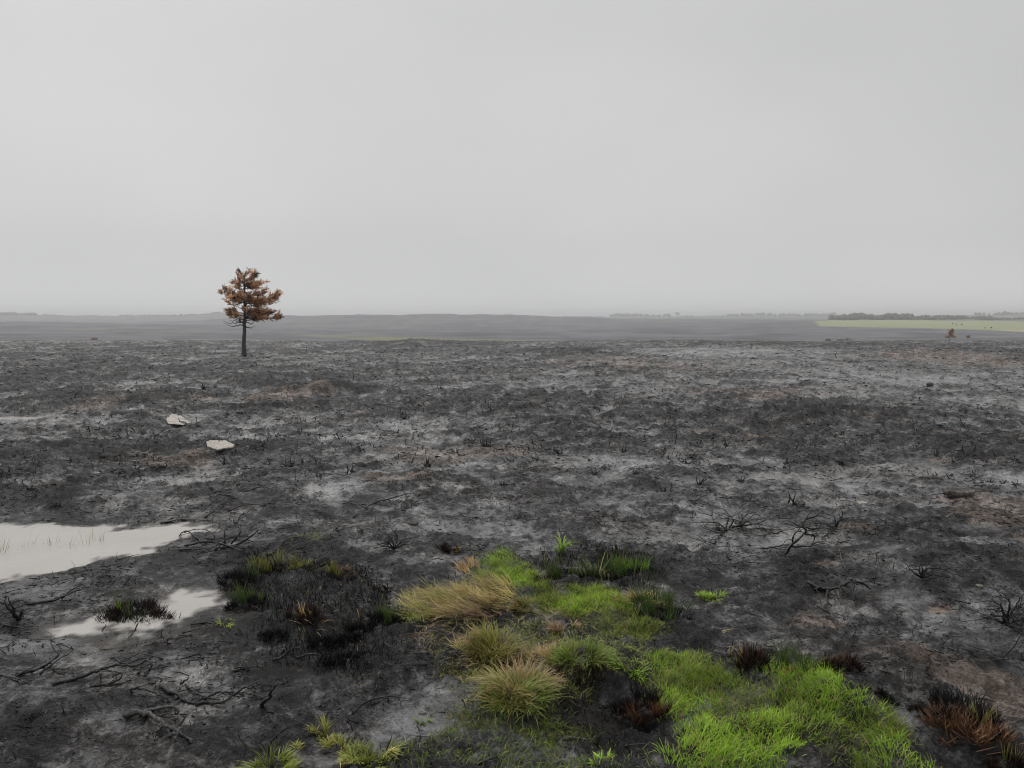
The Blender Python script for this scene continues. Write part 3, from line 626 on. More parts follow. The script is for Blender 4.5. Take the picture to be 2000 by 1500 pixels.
B('burnt_branch', 'curved grey stem standing on the left bank above the pool', 'branch', [[(72, 910), (76, 900, .04), (68, 894, .07), (52, 896, .08)]], mat='wood_grey', r0=.010, twigs=1)

# ------------------------------------------------------------------ grass, rushes and tussocks
def pal(a, b, n):
    a = np.array(a); b = np.array(b); t = RNG.uniform(0, 1, (n, 1)); return (a * (1 - t) + b * t) * RNG.uniform(.8, 1.2, (n, 1))
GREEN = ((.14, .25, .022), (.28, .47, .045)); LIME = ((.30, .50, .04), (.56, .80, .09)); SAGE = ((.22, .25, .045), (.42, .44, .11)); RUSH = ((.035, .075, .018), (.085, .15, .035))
STRAW = ((.44, .33, .12), (.76, .60, .28)); OLIVE = ((.19, .185, .04), (.42, .37, .10)); PINK = ((.36, .23, .14), (.58, .40, .25))
BLACK = ((.006, .006, .007), (.018, .016, .016)); BROWN = ((.022, .011, .008), (.065, .032, .019)); RUST = ((.12, .058, .03), (.25, .135, .065)); DULL = ((.06, .09, .025), (.12, .15, .045))
def blade_set(cx, cy, rx, ry, n, lo, hi, base, tip, lean0=.1, lean1=.8, curl=(.2, .9), wid=(.003, .005), az=None, azj=.6, segs=3, shape=None):
    # a tussock is many smaller shoots, each with its own tilt, length and tone
    m = max(3, n // 28); ca = RNG.uniform(0, 2 * np.pi, m); cq = np.sqrt(RNG.uniform(0, 1, m)); k = RNG.integers(0, m, n)
    ux = cq[k] * np.cos(ca[k]) * .92 + RNG.normal(0, .10, n); uy = cq[k] * np.sin(ca[k]) * .92 + RNG.normal(0, .10, n)
    a = np.arctan2(uy, ux); q = np.clip(np.hypot(ux, uy), 0, 1.15)
    x = cx + rx * ux; y = cy + ry * uy
    z = H(x, y) - .006
    azv = (a + RNG.normal(0, .35, m)[k] + RNG.normal(0, azj, n)) if az is None else (az + RNG.normal(0, azj * .6, m)[k] + RNG.normal(0, azj * .7, n))
    lean = lean0 + (lean1 - lean0) * q * RNG.uniform(.6, 1.2, n) + np.abs(RNG.normal(0, .22, m))[k] if az is None else RNG.uniform(lean0, lean1, n)
    L = RNG.uniform(lo, hi, n) * RNG.uniform(.5, 1.25, m)[k]
    tone = RNG.uniform(.7, 1.4, (m, 1))[k]
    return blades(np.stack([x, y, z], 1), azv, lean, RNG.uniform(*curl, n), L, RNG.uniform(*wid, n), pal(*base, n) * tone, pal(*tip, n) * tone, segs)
def clod(name, e, org, rx, ry, h, mat='soil'):
    """the peat cushion a tussock grows from"""
    nth, nr = 18, 6; V = []; 
    for i in range(nr):
        q = 1 - i / (nr - 1)
        for j in range(nth):
            t = 2 * math.pi * j / nth; k = 1 + .18 * math.sin(3 * t + rx * 40) + RNG.uniform(-.1, .1)
            x = org[0] + rx * q * k * math.cos(t); y = org[1] + ry * q * k * math.sin(t)
            V.append((x, y, 0))
    V = np.array(V); q = np.repeat(1 - np.arange(nr) / (nr - 1), nth)
    V[:, 2] = H(V[:, 0], V[:, 1]) - .012 + h * (1 - q ** 2) * RNG.uniform(.8, 1.15, len(V))
    V[:nth, 2] -= .02
    i = np.arange(nr - 1)[:, None] * nth; j = np.arange(nth)[None]; jn = (j + 1) % nth
    Q = np.stack([i + j, i + jn, i + nth + jn, i + nth + j], -1).reshape(-1, 4)
    return mesh_np(name, V, Q, M[mat], e, origin=org)
def tussock(name, label, cat, px, py, wpx, sets, depth=.7, base=.03, group=None):
    org = at(px, py)[0]; sc = math.hypot(org[1], org[0]) / F; R = wpx * .5 * sc
    e = empty(name, org); tag(e, label, cat, group)
    if base: clod('base', e, org, R * .8, R * .8 * depth, base)
    for (pn, n, dx, rr, lo, hi, b, t, kw) in sets:
        if cat not in ('rushes', 'straw', 'plant'): lo, hi, n = lo * .58, hi * .58, int(n * (1.9 if pn == 'stubble' else 1.45))
        kw = dict(kw); mat = kw.pop('mat', 'grass')
        V, Q, C = blade_set(org[0] + dx * R, org[1] + kw.pop('dy', 0) * R, R * rr, R * rr * depth, n, lo, hi, b, t, **kw)
        if base:
            V[:, 2] += base * .6
        o = mesh_np(pn, V, Q, M[mat], e, {'col': C}.copy() and {'col': C}, origin=org)
        o['kind'] = 'stuff'
    return e
STUB = dict(mat='char_blade', lean0=.02, lean1=.55, curl=(-.1, .25), wid=(.003, .0065), azj=1.4)
SHOOT = dict(lean0=.02, lean1=.28, curl=(0, .25), wid=(.003, .0055), azj=1.5)
SPRAY = dict(lean0=.12, lean1=1.15, curl=(.2, 1.2), wid=(.0028, .0048), azj=.75)
T = tussock
T('rush_tussock', 'black burnt rush tussock standing in the small pool with green shoots', 'tussock', 264, 1222, 150, [('stubble', 520, 0, .95, .05, .12, BLACK, BLACK, STUB), ('stubble', 260, .05, .7, .06, .15, BLACK, BROWN, STUB), ('green_shoots', 34, -.2, .4, .18, .36, RUSH, DULL, SHOOT), ('green_shoots', 24, -.5, .3, .06, .13, OLIVE, LIME, SHOOT)], .5, .06)
T('rush_tussock', 'green rushes rising from black stubble at the right shore of the small pool', 'tussock', 484, 1182, 80, [('stubble', 300, 0, 1.1, .04, .10, BLACK, BLACK, STUB), ('green_shoots', 110, 0, .8, .12, .28, RUSH, DULL, SHOOT)], .7, .03)
T('rush_tussock', 'black stubble tussock on the corner between both pools', 'tussock', 470, 1140, 90, [('stubble', 420, 0, 1, .05, .12, BLACK, BLACK, STUB), ('green_shoots', 25, .3, .6, .10, .2, RUSH, DULL, SHOOT)], .7, .04)
T('rush_tussock', 'loose green rush clump behind the corner stubble', 'tussock', 520, 1112, 120, [('stubble', 160, 0, 1, .03, .07, BLACK, BROWN, STUB), ('green_shoots', 190, 0, 1, .08, .2, RUSH, OLIVE, SHOOT)], .4, .02)
T('rush_tussock', 'low olive grass strip left of the rust streaked rush clump', 'tussock', 610, 1104, 110, [('green_shoots', 240, 0, 1, .05, .12, DULL, OLIVE, SPRAY), ('stubble', 120, 0, 1, .02, .05, BLACK, BROWN, STUB)], .35, 0)
T('rush_tussock', 'rust streaked rush clump beside the olive grass strip', 'tussock', 668, 1124, 60, [('green_shoots', 90, 0, .9, .10, .22, RUSH, OLIVE, SHOOT), ('dry_blades', 50, .1, .9, .08, .18, RUST, RUST, SPRAY), ('stubble', 90, 0, 1, .03, .08, BLACK, BROWN, STUB)], .6, .02)
T('rush_tussock', 'lone black stubble tuft nearest the small pool', 'tussock', 532, 1246, 70, [('stubble', 240, 0, 1, .04, .09, BLACK, BLACK, STUB)], .6, .02)
T('rush_tussock', 'tall black stubble with a few rusty stalks in the burnt rush bed', 'tussock', 596, 1212, 80, [('stubble', 260, 0, 1, .05, .12, BLACK, BROWN, STUB), ('dry_blades', 14, .1, .5, .10, .16, RUST, STRAW, SHOOT)], .6, .02)
T('rush_tussock', 'black stubble tuft at the left of the tiny puddle', 'tussock', 628, 1262, 70, [('stubble', 300, 0, 1, .05, .11, BLACK, BLACK, STUB)], .6, .03)
T('rush_tussock', 'black stubble tuft at the right of the tiny puddle', 'tussock', 680, 1258, 66, [('stubble', 240, 0, 1, .05, .11, BLACK, BLACK, STUB)], .6, .02)
T('rush_tussock', 'broad low black stubble patch in front of the tiny puddle', 'tussock', 664, 1294, 110, [('stubble', 440, 0, 1, .03, .09, BLACK, BLACK, STUB)], .6, .03)
T('rush_tussock', 'black tuft at the upper right of the burnt rush bed', 'tussock', 706, 1232, 70, [('stubble', 240, 0, 1, .05, .11, BLACK, BLACK, STUB)], .6, .02)
T('rush_tussock', 'half green half black rush tussock left of the straw tussock', 'tussock', 764, 1214, 86, [('stubble', 320, -.1, 1, .05, .12, BLACK, BLACK, STUB), ('green_shoots', 130, .2, .8, .10, .24, RUSH, DULL, SHOOT)], .6, .03)
T('scorched_tuft', 'dark red-brown scorched tuft behind the half green rushes', 'tussock', 752, 1152, 60, [('stubble', 220, 0, 1, .02, .05, BROWN, BROWN, dict(STUB, lean1=1.1))], .45, .01)
T('scorched_tuft', 'black and rusty scorched tuft with a tan fan of stalks', 'tussock', 872, 1074, 50, [('stubble', 200, -.2, 1, .03, .08, BLACK, BROWN, STUB), ('dry_blades', 40, .6, .4, .09, .16, RUST, STRAW, dict(lean0=1.1, lean1=1.45, curl=(0, .2), wid=(.006, .011), az=-.9, azj=.35))], .6, .02)
T('straw_tuft', 'bleached pale straw tuft beside the upper green grass', 'tussock', 918, 1112, 44, [('dry_blades', 130, 0, 1, .10, .20, STRAW, PINK, dict(lean0=.4, lean1=1.1, curl=(.1, .6), wid=(.004, .008), az=2.2, azj=.6))], .7, .01)
LAY = dict(lean0=1.0, lean1=1.42, curl=(.1, .35), wid=(.004, .007), azj=.33)
TANG = dict(lean0=.75, lean1=1.35, curl=(.1, .8), wid=(.003, .0055), azj=.55)
T('straw_tussock', 'large flattened straw tussock combed over to the left', 'tussock', 898, 1192, 236, [('dry_blades', 480, .55, .55, .16, .36, OLIVE, STRAW, dict(TANG, az=3.1, dy=.35)), ('dry_blades', 520, .1, .7, .16, .34, OLIVE, STRAW, dict(TANG, az=3.3)), ('dry_blades', 420, .2, .6, .14, .34, ((.10, .07, .035), (.2, .14, .06)), PINK, dict(TANG, az=3.8, dy=-.35)), ('dry_blades', 420, -.3, .7, .10, .26, OLIVE, STRAW, dict(TANG, az=3.0, azj=1.0)), ('green_shoots', 520, -.1, 1.0, .06, .18, DULL, SAGE, dict(SPRAY, lean1=1.3, azj=1.2)), ('dry_blades', 260, -.4, .6, .10, .22, SAGE, OLIVE, dict(TANG, az=3.6, azj=1.2, dy=-.5)), ('dry_blades', 160, .3, .6, .10, .24, BROWN, RUST, dict(TANG, az=3.4, azj=.9, dy=.1))], 1.1, .07)
T('straw_tussock', 'dark thatched tuft between flattened straw and bright turf', 'tussock', 1020, 1188, 90, [('dry_blades', 200, 0, 1, .08, .18, ((.05, .03, .015), (.12, .08, .04)), STRAW, dict(LAY, az=3.3, azj=.8)), ('green_shoots', 120, .2, 1, .06, .12, DULL, OLIVE, SPRAY)], .6, .03)
T('grass_tussock', 'brown hearted green tussock behind the pink tipped one', 'tussock', 966, 1290, 150, [('dry_blades', 420, -.1, .9, .10, .24, BROWN, OLIVE, SPRAY), ('green_shoots', 380, .1, .8, .12, .26, OLIVE, SAGE, dict(SPRAY, dy=.3)), ('dry_blades', 240, -.2, .9, .10, .22, OLIVE, PINK, SPRAY)], .7, .06)
T('grass_tussock', 'round tussock with green heart and pinkish dry tips, front centre', 'tussock', 1008, 1374, 160, [('green_shoots', 800, 0, .75, .12, .24, ((.05, .09, .012), (.12, .19, .03)), ((.22, .30, .05), (.36, .42, .10)), SPRAY), ('dry_blades', 420, .1, .8, .16, .27, OLIVE, PINK, dict(SPRAY, dy=.35)), ('dry_blades', 180, -.1, .9, .12, .24, OLIVE, PINK, SPRAY)], .75, .06)
T('straw_tuft', 'tan dry tuft squeezed between the two big tussocks and green one', 'tussock', 1062, 1290, 60, [('dry_blades', 240, 0, 1, .10, .20, STRAW, PINK, SPRAY)], .6, .03)
T('straw_tuft', 'small upright tan tuft on the near side of the turf', 'tussock', 1102, 1236, 50, [('dry_blades', 130, 0, 1, .07, .15, RUST, PINK, dict(SPRAY, wid=(.004, .007)))], .6, .01)
T('grass_tussock', 'olive green tussock right of the brown hearted one', 'tussock', 1134, 1290, 140, [('green_shoots', 620, 0, .95, .08, .18, DULL, ((.24, .36, .05), (.38, .48, .10)), SPRAY), ('dry_blades', 180, -.3, .9, .08, .16, BROWN, OLIVE, SPRAY), ('stubble', 90, -.1, .8, .04, .09, BLACK, BROWN, dict(STUB, dy=-.8))], .65, .05)
T('rush_tussock', 'tan topped rush tussock at the right end of the turf', 'tussock', 1276, 1196, 140, [('green_shoots', 360, .15, .95, .10, .22, RUSH, DULL, SHOOT), ('dry_blades', 280, -.35, .7, .10, .2, OLIVE, STRAW, dict(SPRAY, dy=.5)), ('stubble', 200, .2, .95, .04, .1, BLACK, BLACK, dict(STUB, dy=-.3))], .7, .06)
T('rush_tussock', 'dark green rushes on black peat, left part of the back bed', 'tussock', 1092, 1130, 100, [('green_shoots', 130, 0, 1, .10, .22, RUSH, DULL, SHOOT), ('stubble', 280, 0, 1.1, .03, .08, BLACK, BLACK, STUB)], .5, .02)
T('rush_tussock', 'dark green rushes on black peat, middle of the back bed', 'tussock', 1166, 1124, 110, [('green_shoots', 170, 0, 1, .12, .27, RUSH, DULL, SHOOT), ('green_shoots', 8, -.2, .5, .25, .36, OLIVE, LIME, dict(SHOOT, lean1=.6)), ('stubble', 300, 0, 1.1, .03, .08, BLACK, BLACK, STUB)], .5, .02)
T('rush_tussock', 'dark green rushes on black peat, right part of the back bed', 'tussock', 1232, 1120, 90, [('green_shoots', 150, 0, 1, .10, .22, RUSH, GREEN, SHOOT), ('stubble', 240, 0, 1.1, .03, .08, BLACK, BLACK, STUB)], .5, .02)
T('seedling', 'single tall green sprig above the back rush bed', 'plant', 1096, 1082, 14, [('stalk', 5, 0, .4, .12, .15, DULL, DULL, dict(SHOOT, wid=(.006, .009))), ('leaves', 34, 0, 1, .15, .19, GREEN, LIME, dict(lean0=.02, lean1=.1, curl=(1.2, 2.4), wid=(.006, .01), azj=1.5))], 1, 0)
T('scorched_tuft', 'rust stubbed black tussock in the charred hollow between grass patches', 'tussock', 1254, 1408, 110, [('stubble', 420, 0, 1, .04, .10, BLACK, BROWN, STUB), ('dry_blades', 300, .2, .8, .04, .10, BROWN, RUST, dict(STUB, dy=-.2)), ('stubble', 160, -.2, .9, .08, .18, BLACK, BLACK, dict(STUB, wid=(.003, .006), dy=.5))], .6, .06)
T('scorched_tuft', 'tall black-red burnt tuft right of the orange straw bits', 'tussock', 1468, 1302, 62, [('stubble', 300, 0, 1, .07, .15, BLACK, BROWN, dict(STUB, wid=(.003, .007))), ('dry_blades', 80, -.2, .7, .07, .14, RUST, RUST, SHOOT)], .7, .03)
T('rush_tussock', 'green rush clump between two scorched black-red tufts', 'tussock', 1548, 1312, 90, [('green_shoots', 150, 0, 1, .08, .22, RUSH, DULL, dict(SHOOT, lean1=.7)), ('dry_blades', 50, -.4, .5, .05, .12, STRAW, RUST, SPRAY), ('dry_blades', 70, .4, .7, .06, .12, OLIVE, STRAW, dict(LAY, az=-.3, azj=.5))], .6, .02)
T('scorched_tuft', 'black-red burnt tuft right of the green rush clump', 'tussock', 1644, 1312, 80, [('stubble', 300, 0, 1, .05, .11, BLACK, BROWN, STUB), ('dry_blades', 110, 0, .9, .05, .11, BROWN, RUST, STUB)], .6, .03)
T('scorched_tuft', 'ragged lump of black moss on bare ground, right of the rush clump', 'tussock', 1728, 1366, 56, [('stubble', 240, 0, 1, .02, .05, BLACK, BLACK, dict(STUB, lean1=1.0))], .6, .025)
T('scorched_tuft', 'flat brown scorched tuft between black moss and the big rusty tussock', 'tussock', 1800, 1388, 50, [('stubble', 180, 0, 1, .02, .05, BROWN, BLACK, dict(STUB, lean1=1.1))], .6, .015)
T('scorched_tuft', 'big rusty brown burnt tussock at the lower right', 'tussock', 1896, 1448, 140, [('stubble', 560, -.2, 1, .06, .13, ((.08, .04, .02), (.14, .07, .035)), ((.17, .085, .042), (.29, .155, .08)), dict(STUB, lean1=.9, dy=-.2)), ('stubble', 420, -.1, 1, .05, .11, BLACK, BROWN, dict(STUB, lean1=.9)), ('stubble', 420, 0, .8, .08, .16, BLACK, BLACK, dict(STUB, dy=.4)), ('green_shoots', 30, .2, .6, .12, .22, DULL, OLIVE, SHOOT)], .8, .09)
T('scorched_tuft', 'dark burnt tuft cut by the lower right corner', 'tussock', 1962, 1500, 70, [('stubble', 260, 0, 1, .05, .11, BLACK, BROWN, STUB), ('green_shoots', 16, .2, .6, .1, .18, DULL, OLIVE, SHOOT)], .7, .04)
TUFT = dict(SPRAY, wid=(.004, .0065), lean1=1.15)
T('grass_tuft', 'bright green spiky tuft at the lower left bottom edge', 'grass tuft', 532, 1500, 96, [('green_shoots', 190, 0, 1, .06, .13, ((.10, .15, .02), (.18, .24, .04)), SAGE, TUFT)], .8, .02)
T('grass_tuft', 'bright green spiky tuft just right of the lowest left one', 'grass tuft', 578, 1482, 60, [('green_shoots', 90, 0, 1, .05, .11, OLIVE, SAGE, TUFT)], .8, .01)
T('grass_tuft', 'yellow-green tuft highest of the lower left group', 'grass tuft', 634, 1432, 44, [('green_shoots', 80, 0, 1, .05, .11, OLIVE, SAGE, TUFT)], .8, .01)
T('grass_tuft', 'yellow-green tuft in the middle of the lower left group', 'grass tuft', 668, 1464, 70, [('green_shoots', 160, 0, 1, .05, .11, OLIVE, SAGE, TUFT)], .8, .02)
T('grass_tuft', 'largest yellow-green tuft of the lower left group', 'grass tuft', 722, 1492, 100, [('green_shoots', 300, 0, 1, .06, .12, ((.10, .14, .02), (.2, .24, .04)), SAGE, TUFT), ('dry_blades', 50, 0, 1, .05, .11, OLIVE, STRAW, TUFT)], .8, .03)
T('grass_tuft', 'low green tuft lying on mud beside the small pool', 'grass tuft', 436, 1216, 50, [('green_shoots', 46, 0, 1, .06, .14, OLIVE, LIME, dict(TUFT, lean0=.8, lean1=1.4))], .6, 0)
T('grass_tuft', 'tiny green tuft beside the pale pebble', 'grass tuft', 822, 1412, 26, [('green_shoots', 34, 0, 1, .04, .09, DULL, GREEN, TUFT)], .8, 0)
T('grass_tuft', 'broad bladed green tuft at the bottom centre', 'grass tuft', 1176, 1486, 34, [('green_shoots', 26, 0, 1, .06, .12, GREEN, LIME, dict(TUFT, wid=(.007, .011)))], .8, 0)
T('grass_tuft', 'spiky green tuft standing alone left of the lower turf', 'grass tuft', 1230, 1310, 50, [('green_shoots', 46, 0, 1, .08, .18, GREEN, LIME, TUFT)], .7, .01)
T('grass_tuft', 'small green fringe right of the tan topped rush tussock', 'grass tuft', 1384, 1172, 60, [('green_shoots', 150, 0, 1, .05, .11, DULL, LIME, TUFT)], .5, .01)
# rush shoots standing in the large pool
for k, (px, py, n, lb) in enumerate([(12, 1104, 12, 'thin rush shoots in the pool at the left edge'), (62, 1092, 5, 'few sparse rush shoots in the pool, second from the left'), (92, 1086, 12, 'thin rush shoots in the pool, third group from the left'), (138, 1090, 10, 'thin rush shoots in the middle of the pool'), (168, 1084, 7, 'short rush shoots in the pool, second group from the right'), (194, 1076, 16, 'densest rush shoots in the pool, nearest its right end')]):
    T('rush_shoots', lb, 'rushes', px, py, 34, [('green_shoots', n, 0, 1, .14, .30, RUSH, OLIVE, dict(SHOOT, wid=(.003, .005)))], .5, 0, 'rush shoots standing in the pool')

# turf patches: nobody could count the blades
def turf(label, pts, dens, lo, hi, base, tip, wid=(.0022, .0038), lean=(.2, 1.0), thin=.0, mat='grass'):
    poly = gp(pts); xs = [p[0] for p in poly]; ys = [p[1] for p in poly]
    A = (max(xs) - min(xs)) * (max(ys) - min(ys)); n = int(A * dens * 1.8)
    x = RNG.uniform(min(xs) - .05, max(xs) + .05, n); y = RNG.uniform(min(ys) - .05, max(ys) + .05, n)
    d = poly_sd(x, y, poly); nz = fbm(x, y, 3.2, 3, .6, 55.0); nz2 = fbm(x, y, 1.6, 2, .5, 155.0)
    keep = (d + .11 * nz > RNG.uniform(-.05, .06, n)) & (nz + RNG.uniform(-.5, .5, n) > -.62 + thin)
    x, y, nz, nz2 = x[keep], y[keep], nz[keep], nz2[keep]; n = len(x)
    z = H(x, y)
    lift = .02 * np.clip(sstep(0, .12, poly_sd(x, y, poly)), 0, 1)
    az = 5.2 + 2.6 * fbm(x, y, 2.4, 2, .5, 77.0) * 2 + RNG.normal(0, 1.3, n)
    tone = np.clip(.92 + .75 * fbm(x, y, 2.1, 3, .6, 255.0), .62, 1.25)[:, None]; cb = pal(*base, n) * tone; ct = pal(*tip, n) * tone
    k = np.clip(.5 + .9 * nz2, 0, 1)[:, None]
    if mat == 'grass':
        u = RNG.uniform(0, 1, (n, 1)); cb = np.where(u < .14, pal(*STRAW, n) * .6, cb); ct = np.where(u < .10, pal(*STRAW, n) * .8, ct); ct = np.where(u > .85, ct * .65, ct)
        dry = np.array((.33, .29, .08)); ct = ct * (1 - .45 * k) + .45 * k * (.55 * ct + .45 * dry)
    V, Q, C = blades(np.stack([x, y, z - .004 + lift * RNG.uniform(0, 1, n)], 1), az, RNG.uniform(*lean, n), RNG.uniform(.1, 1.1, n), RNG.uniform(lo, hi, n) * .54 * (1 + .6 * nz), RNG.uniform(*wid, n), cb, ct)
    tag(mesh_np('grass_patch' if mat == 'grass' else 'burnt_stubble', V, Q, M[mat], cols={'col': C}), label, 'grass', kind='stuff')
turf('bright green turf patch at the top of the regrowth', [(940, 1096), (985, 1072), (1012, 1086), (1040, 1126), (1066, 1148), (1040, 1160), (960, 1152), (946, 1124)], 11000, .05, .10, GREEN, LIME)
turf('bright green turf tongue in the middle of the regrowth', [(1078, 1172), (1130, 1158), (1190, 1154), (1230, 1178), (1290, 1198), (1308, 1226), (1272, 1264), (1240, 1244), (1200, 1212), (1130, 1216), (1086, 1196)], 12000, .04, .085, GREEN, LIME)
turf('lime turf bridge between the upper patch and the middle tongue', [(1006, 1112), (1050, 1124), (1090, 1160), (1110, 1186), (1068, 1196), (1020, 1162)], 9000, .04, .085, GREEN, LIME, thin=.1)
turf('lime turf bridge between the middle tongue and the lower turf', [(1226, 1236), (1280, 1246), (1318, 1280), (1330, 1306), (1262, 1312), (1214, 1276)], 8000, .04, .08, GREEN, LIME, thin=.25)
turf('green turf skirt below the middle tongue', [(1130, 1214), (1200, 1210), (1226, 1240), (1200, 1272), (1150, 1250)], 8000, .04, .08, DULL, LIME, thin=.3)
turf('bright green turf running to the lower right bottom edge', [(1246, 1290), (1290, 1284), (1340, 1300), (1400, 1332), (1480, 1322), (1560, 1338), (1612, 1368), (1690, 1400), (1750, 1450), (1830, 1530), (1340, 1530), (1322, 1440), (1292, 1390), (1258, 1350)], 12500, .045, .10, GREEN, LIME, thin=.12)
turf('low olive and yellow moss grass joining the tussocks and turf', [(930, 1100), (1060, 1150), (1190, 1150), (1310, 1190), (1330, 1240), (1290, 1280), (1400, 1330), (1310, 1400), (1240, 1320), (1180, 1330), (1100, 1390), (900, 1380), (850, 1270), (960, 1240), (1080, 1230), (1060, 1180), (960, 1160)], 6500, .025, .075, DULL, ((.24, .31, .045), (.44, .50, .10)), thin=.0, lean=(.4, 1.3))
turf('dead straw litter lying through the regrowth', [(800, 1160), (940, 1110), (1060, 1170), (1200, 1190), (1300, 1240), (1400, 1340), (1650, 1420), (1560, 1500), (1330, 1420), (1200, 1320), (1060, 1400), (900, 1390), (840, 1260)], 700, .05, .13, OLIVE, STRAW, thin=.2, lean=(1.0, 1.5))
turf('sparse young grass on bare mud at the bottom centre', [(880, 1400), (1000, 1396), (1110, 1396), (1180, 1440), (1260, 1500), (1340, 1530), (760, 1530), (780, 1470), (860, 1440)], 4200, .03, .075, DULL, GREEN, thin=.36)
turf('sparse yellow-green sprouts behind the rush bed', [(566, 1052), (612, 1042), (664, 1036), (650, 1048), (600, 1062)], 1800, .03, .06, DULL, LIME, thin=.1)
turf('yellowish dead grass on mud left of the tussocks', [(636, 1346), (690, 1328), (726, 1322), (716, 1346), (660, 1360)], 2600, .03, .07, OLIVE, RUST, thin=.1, lean=(.9, 1.4))
turf('reddish dry litter below the flattened straw tussock', [(780, 1240), (850, 1236), (880, 1260), (840, 1290), (796, 1276)], 3200, .05, .11, RUST, PINK, thin=.1, lean=(1.1, 1.45))
turf('olive sparse grass round the two big tussocks', [(860, 1290), (930, 1270), (930, 1400), (1090, 1400), (1100, 1330), (1120, 1400), (1060, 1440), (900, 1420), (840, 1340)], 3000, .03, .07, DULL, OLIVE, thin=.25)
turf('brown and olive fringe along the near edge of the lower turf', [(1290, 1268), (1350, 1270), (1400, 1310), (1380, 1326), (1320, 1296)], 2600, .03, .06, BROWN, OLIVE, thin=.1)

turf('black burnt rush stubs over the bed between pool and straw', [(440, 1120), (500, 1092), (700, 1110), (780, 1150), (790, 1240), (740, 1320), (640, 1320), (500, 1260), (520, 1200), (450, 1150)], 1500, .03, .11, BLACK, BLACK, wid=(.003, .006), lean=(.02, .7), mat='char_blade')
turf('tan and rusty dead stalks through the black rush stubs', [(520, 1140), (640, 1130), (760, 1160), (770, 1230), (700, 1290), (600, 1260), (540, 1210)], 110, .05, .13, RUST, STRAW, wid=(.003, .006), lean=(.1, 1.45))
turf('black burnt stubs round the back rush bed', [(1040, 1080), (1130, 1060), (1280, 1090), (1300, 1130), (1200, 1150), (1060, 1140)], 1600, .03, .09, BLACK, BLACK, wid=(.003, .006), lean=(.02, .7), mat='char_blade')
turf('dark green rush blades through the back rush bed', [(1050, 1110), (1130, 1090), (1270, 1104), (1290, 1136), (1200, 1150), (1060, 1146)], 420, .10, .26, RUSH, DULL, wid=(.003, .005), lean=(.02, .4))
turf('black burnt stubs in the charred hollow left of the lower turf', [(1110, 1330), (1220, 1310), (1300, 1380), (1320, 1450), (1200, 1470), (1120, 1400)], 1300, .02, .08, BLACK, BLACK, wid=(.003, .006), lean=(.02, 1.1), mat='char_blade')
turf('dark dead blades round the scorched tufts on the right', [(1430, 1270), (1560, 1280), (1700, 1300), (1680, 1330), (1500, 1330), (1420, 1310)], 900, .02, .07, BLACK, BROWN, wid=(.003, .006), lean=(.1, 1.3), mat='char_blade')

# orange straw bits
for px, py, az, lb in [(1390, 1238, .1, 'uppermost orange straw bundle on the dark ground'), (1396, 1250, -.1, 'second orange straw bundle below the uppermost'), (1406, 1260, 0., 'third orange straw bundle above the fan'), (1418, 1284, -.9, 'slanting orange straw bundle left of the upright fan'), (1446, 1302, 1.5, 'upright orange fan of straw left of the tall burnt tuft'), (640, 1294, 0., 'single pale orange chip among black stubble'), (1244, 1478, .4, 'yellow straw lying near the bottom edge right of centre')]:
    n = 6 if 'single' not in lb and 'yellow' not in lb else 2
    up = 'upright' in lb
    T('straw_bits', lb, 'straw', px, py, 26, [('dry_blades', n + 3 * up, 0, .8, .07, .13, RUST, STRAW, dict(lean0=.2 if up else 1.4, lean1=.6 if up else 1.52, curl=(0, .1), wid=(.006, .011), az=az, azj=.12 if not up else .5))], .8, 0)

# ------------------------------------------------------------------ stones
def stone(label, px, py, wpx, hpx, mat, outline=None, flatk=.55, seed=0, dk=.75):
    g = at(px, py)[0]; sc = math.hypot(g[0], g[1]) / F; rx = wpx * .5 * sc; hz = hpx * sc
    rng = np.random.default_rng(seed); n = 26
    rows = []; lev = [(-.35, .62), (0.0, .80), (.35, .93), (.7, 1.0), (.93, .97), (1.0, .86), (1.02, .45), (1.02, .05)]
    th = np.linspace(0, 2 * np.pi, n, endpoint=False)
    corners = np.sort(rng.uniform(0, 2 * np.pi, 7)); cr_ = rng.uniform(.68, 1.15, 7)
    prof = np.interp(th, np.concatenate([corners - 2 * np.pi, corners, corners + 2 * np.pi]), np.tile(cr_, 3))
    for k, (zz, q) in enumerate(lev):
        pr = prof * (1 + rng.normal(0, .025, n)) * q
        tilt = .10 * np.cos(th - 1.0) * hz * (zz > .5)
        rows.append(np.stack([rx * pr * np.cos(th), rx * dk * pr * np.sin(th), hz * zz + tilt * q + rng.normal(0, .055, n) * hz], 1))
    V = np.concatenate(rows) ; m = len(lev)
    i = np.arange(m - 1)[:, None] * n; j = np.arange(n)[None]; jn = (j + 1) % n
    Q = np.stack([i + j, i + jn, i + n + jn, i + n + j], -1).reshape(-1, 4)
    o = mesh_np('stone', V, Q, M[mat], smooth=False); o.location = [float(c) for c in g - np.array([0, 0, hz * .25])]; tag(o, label, 'stone')
    return o
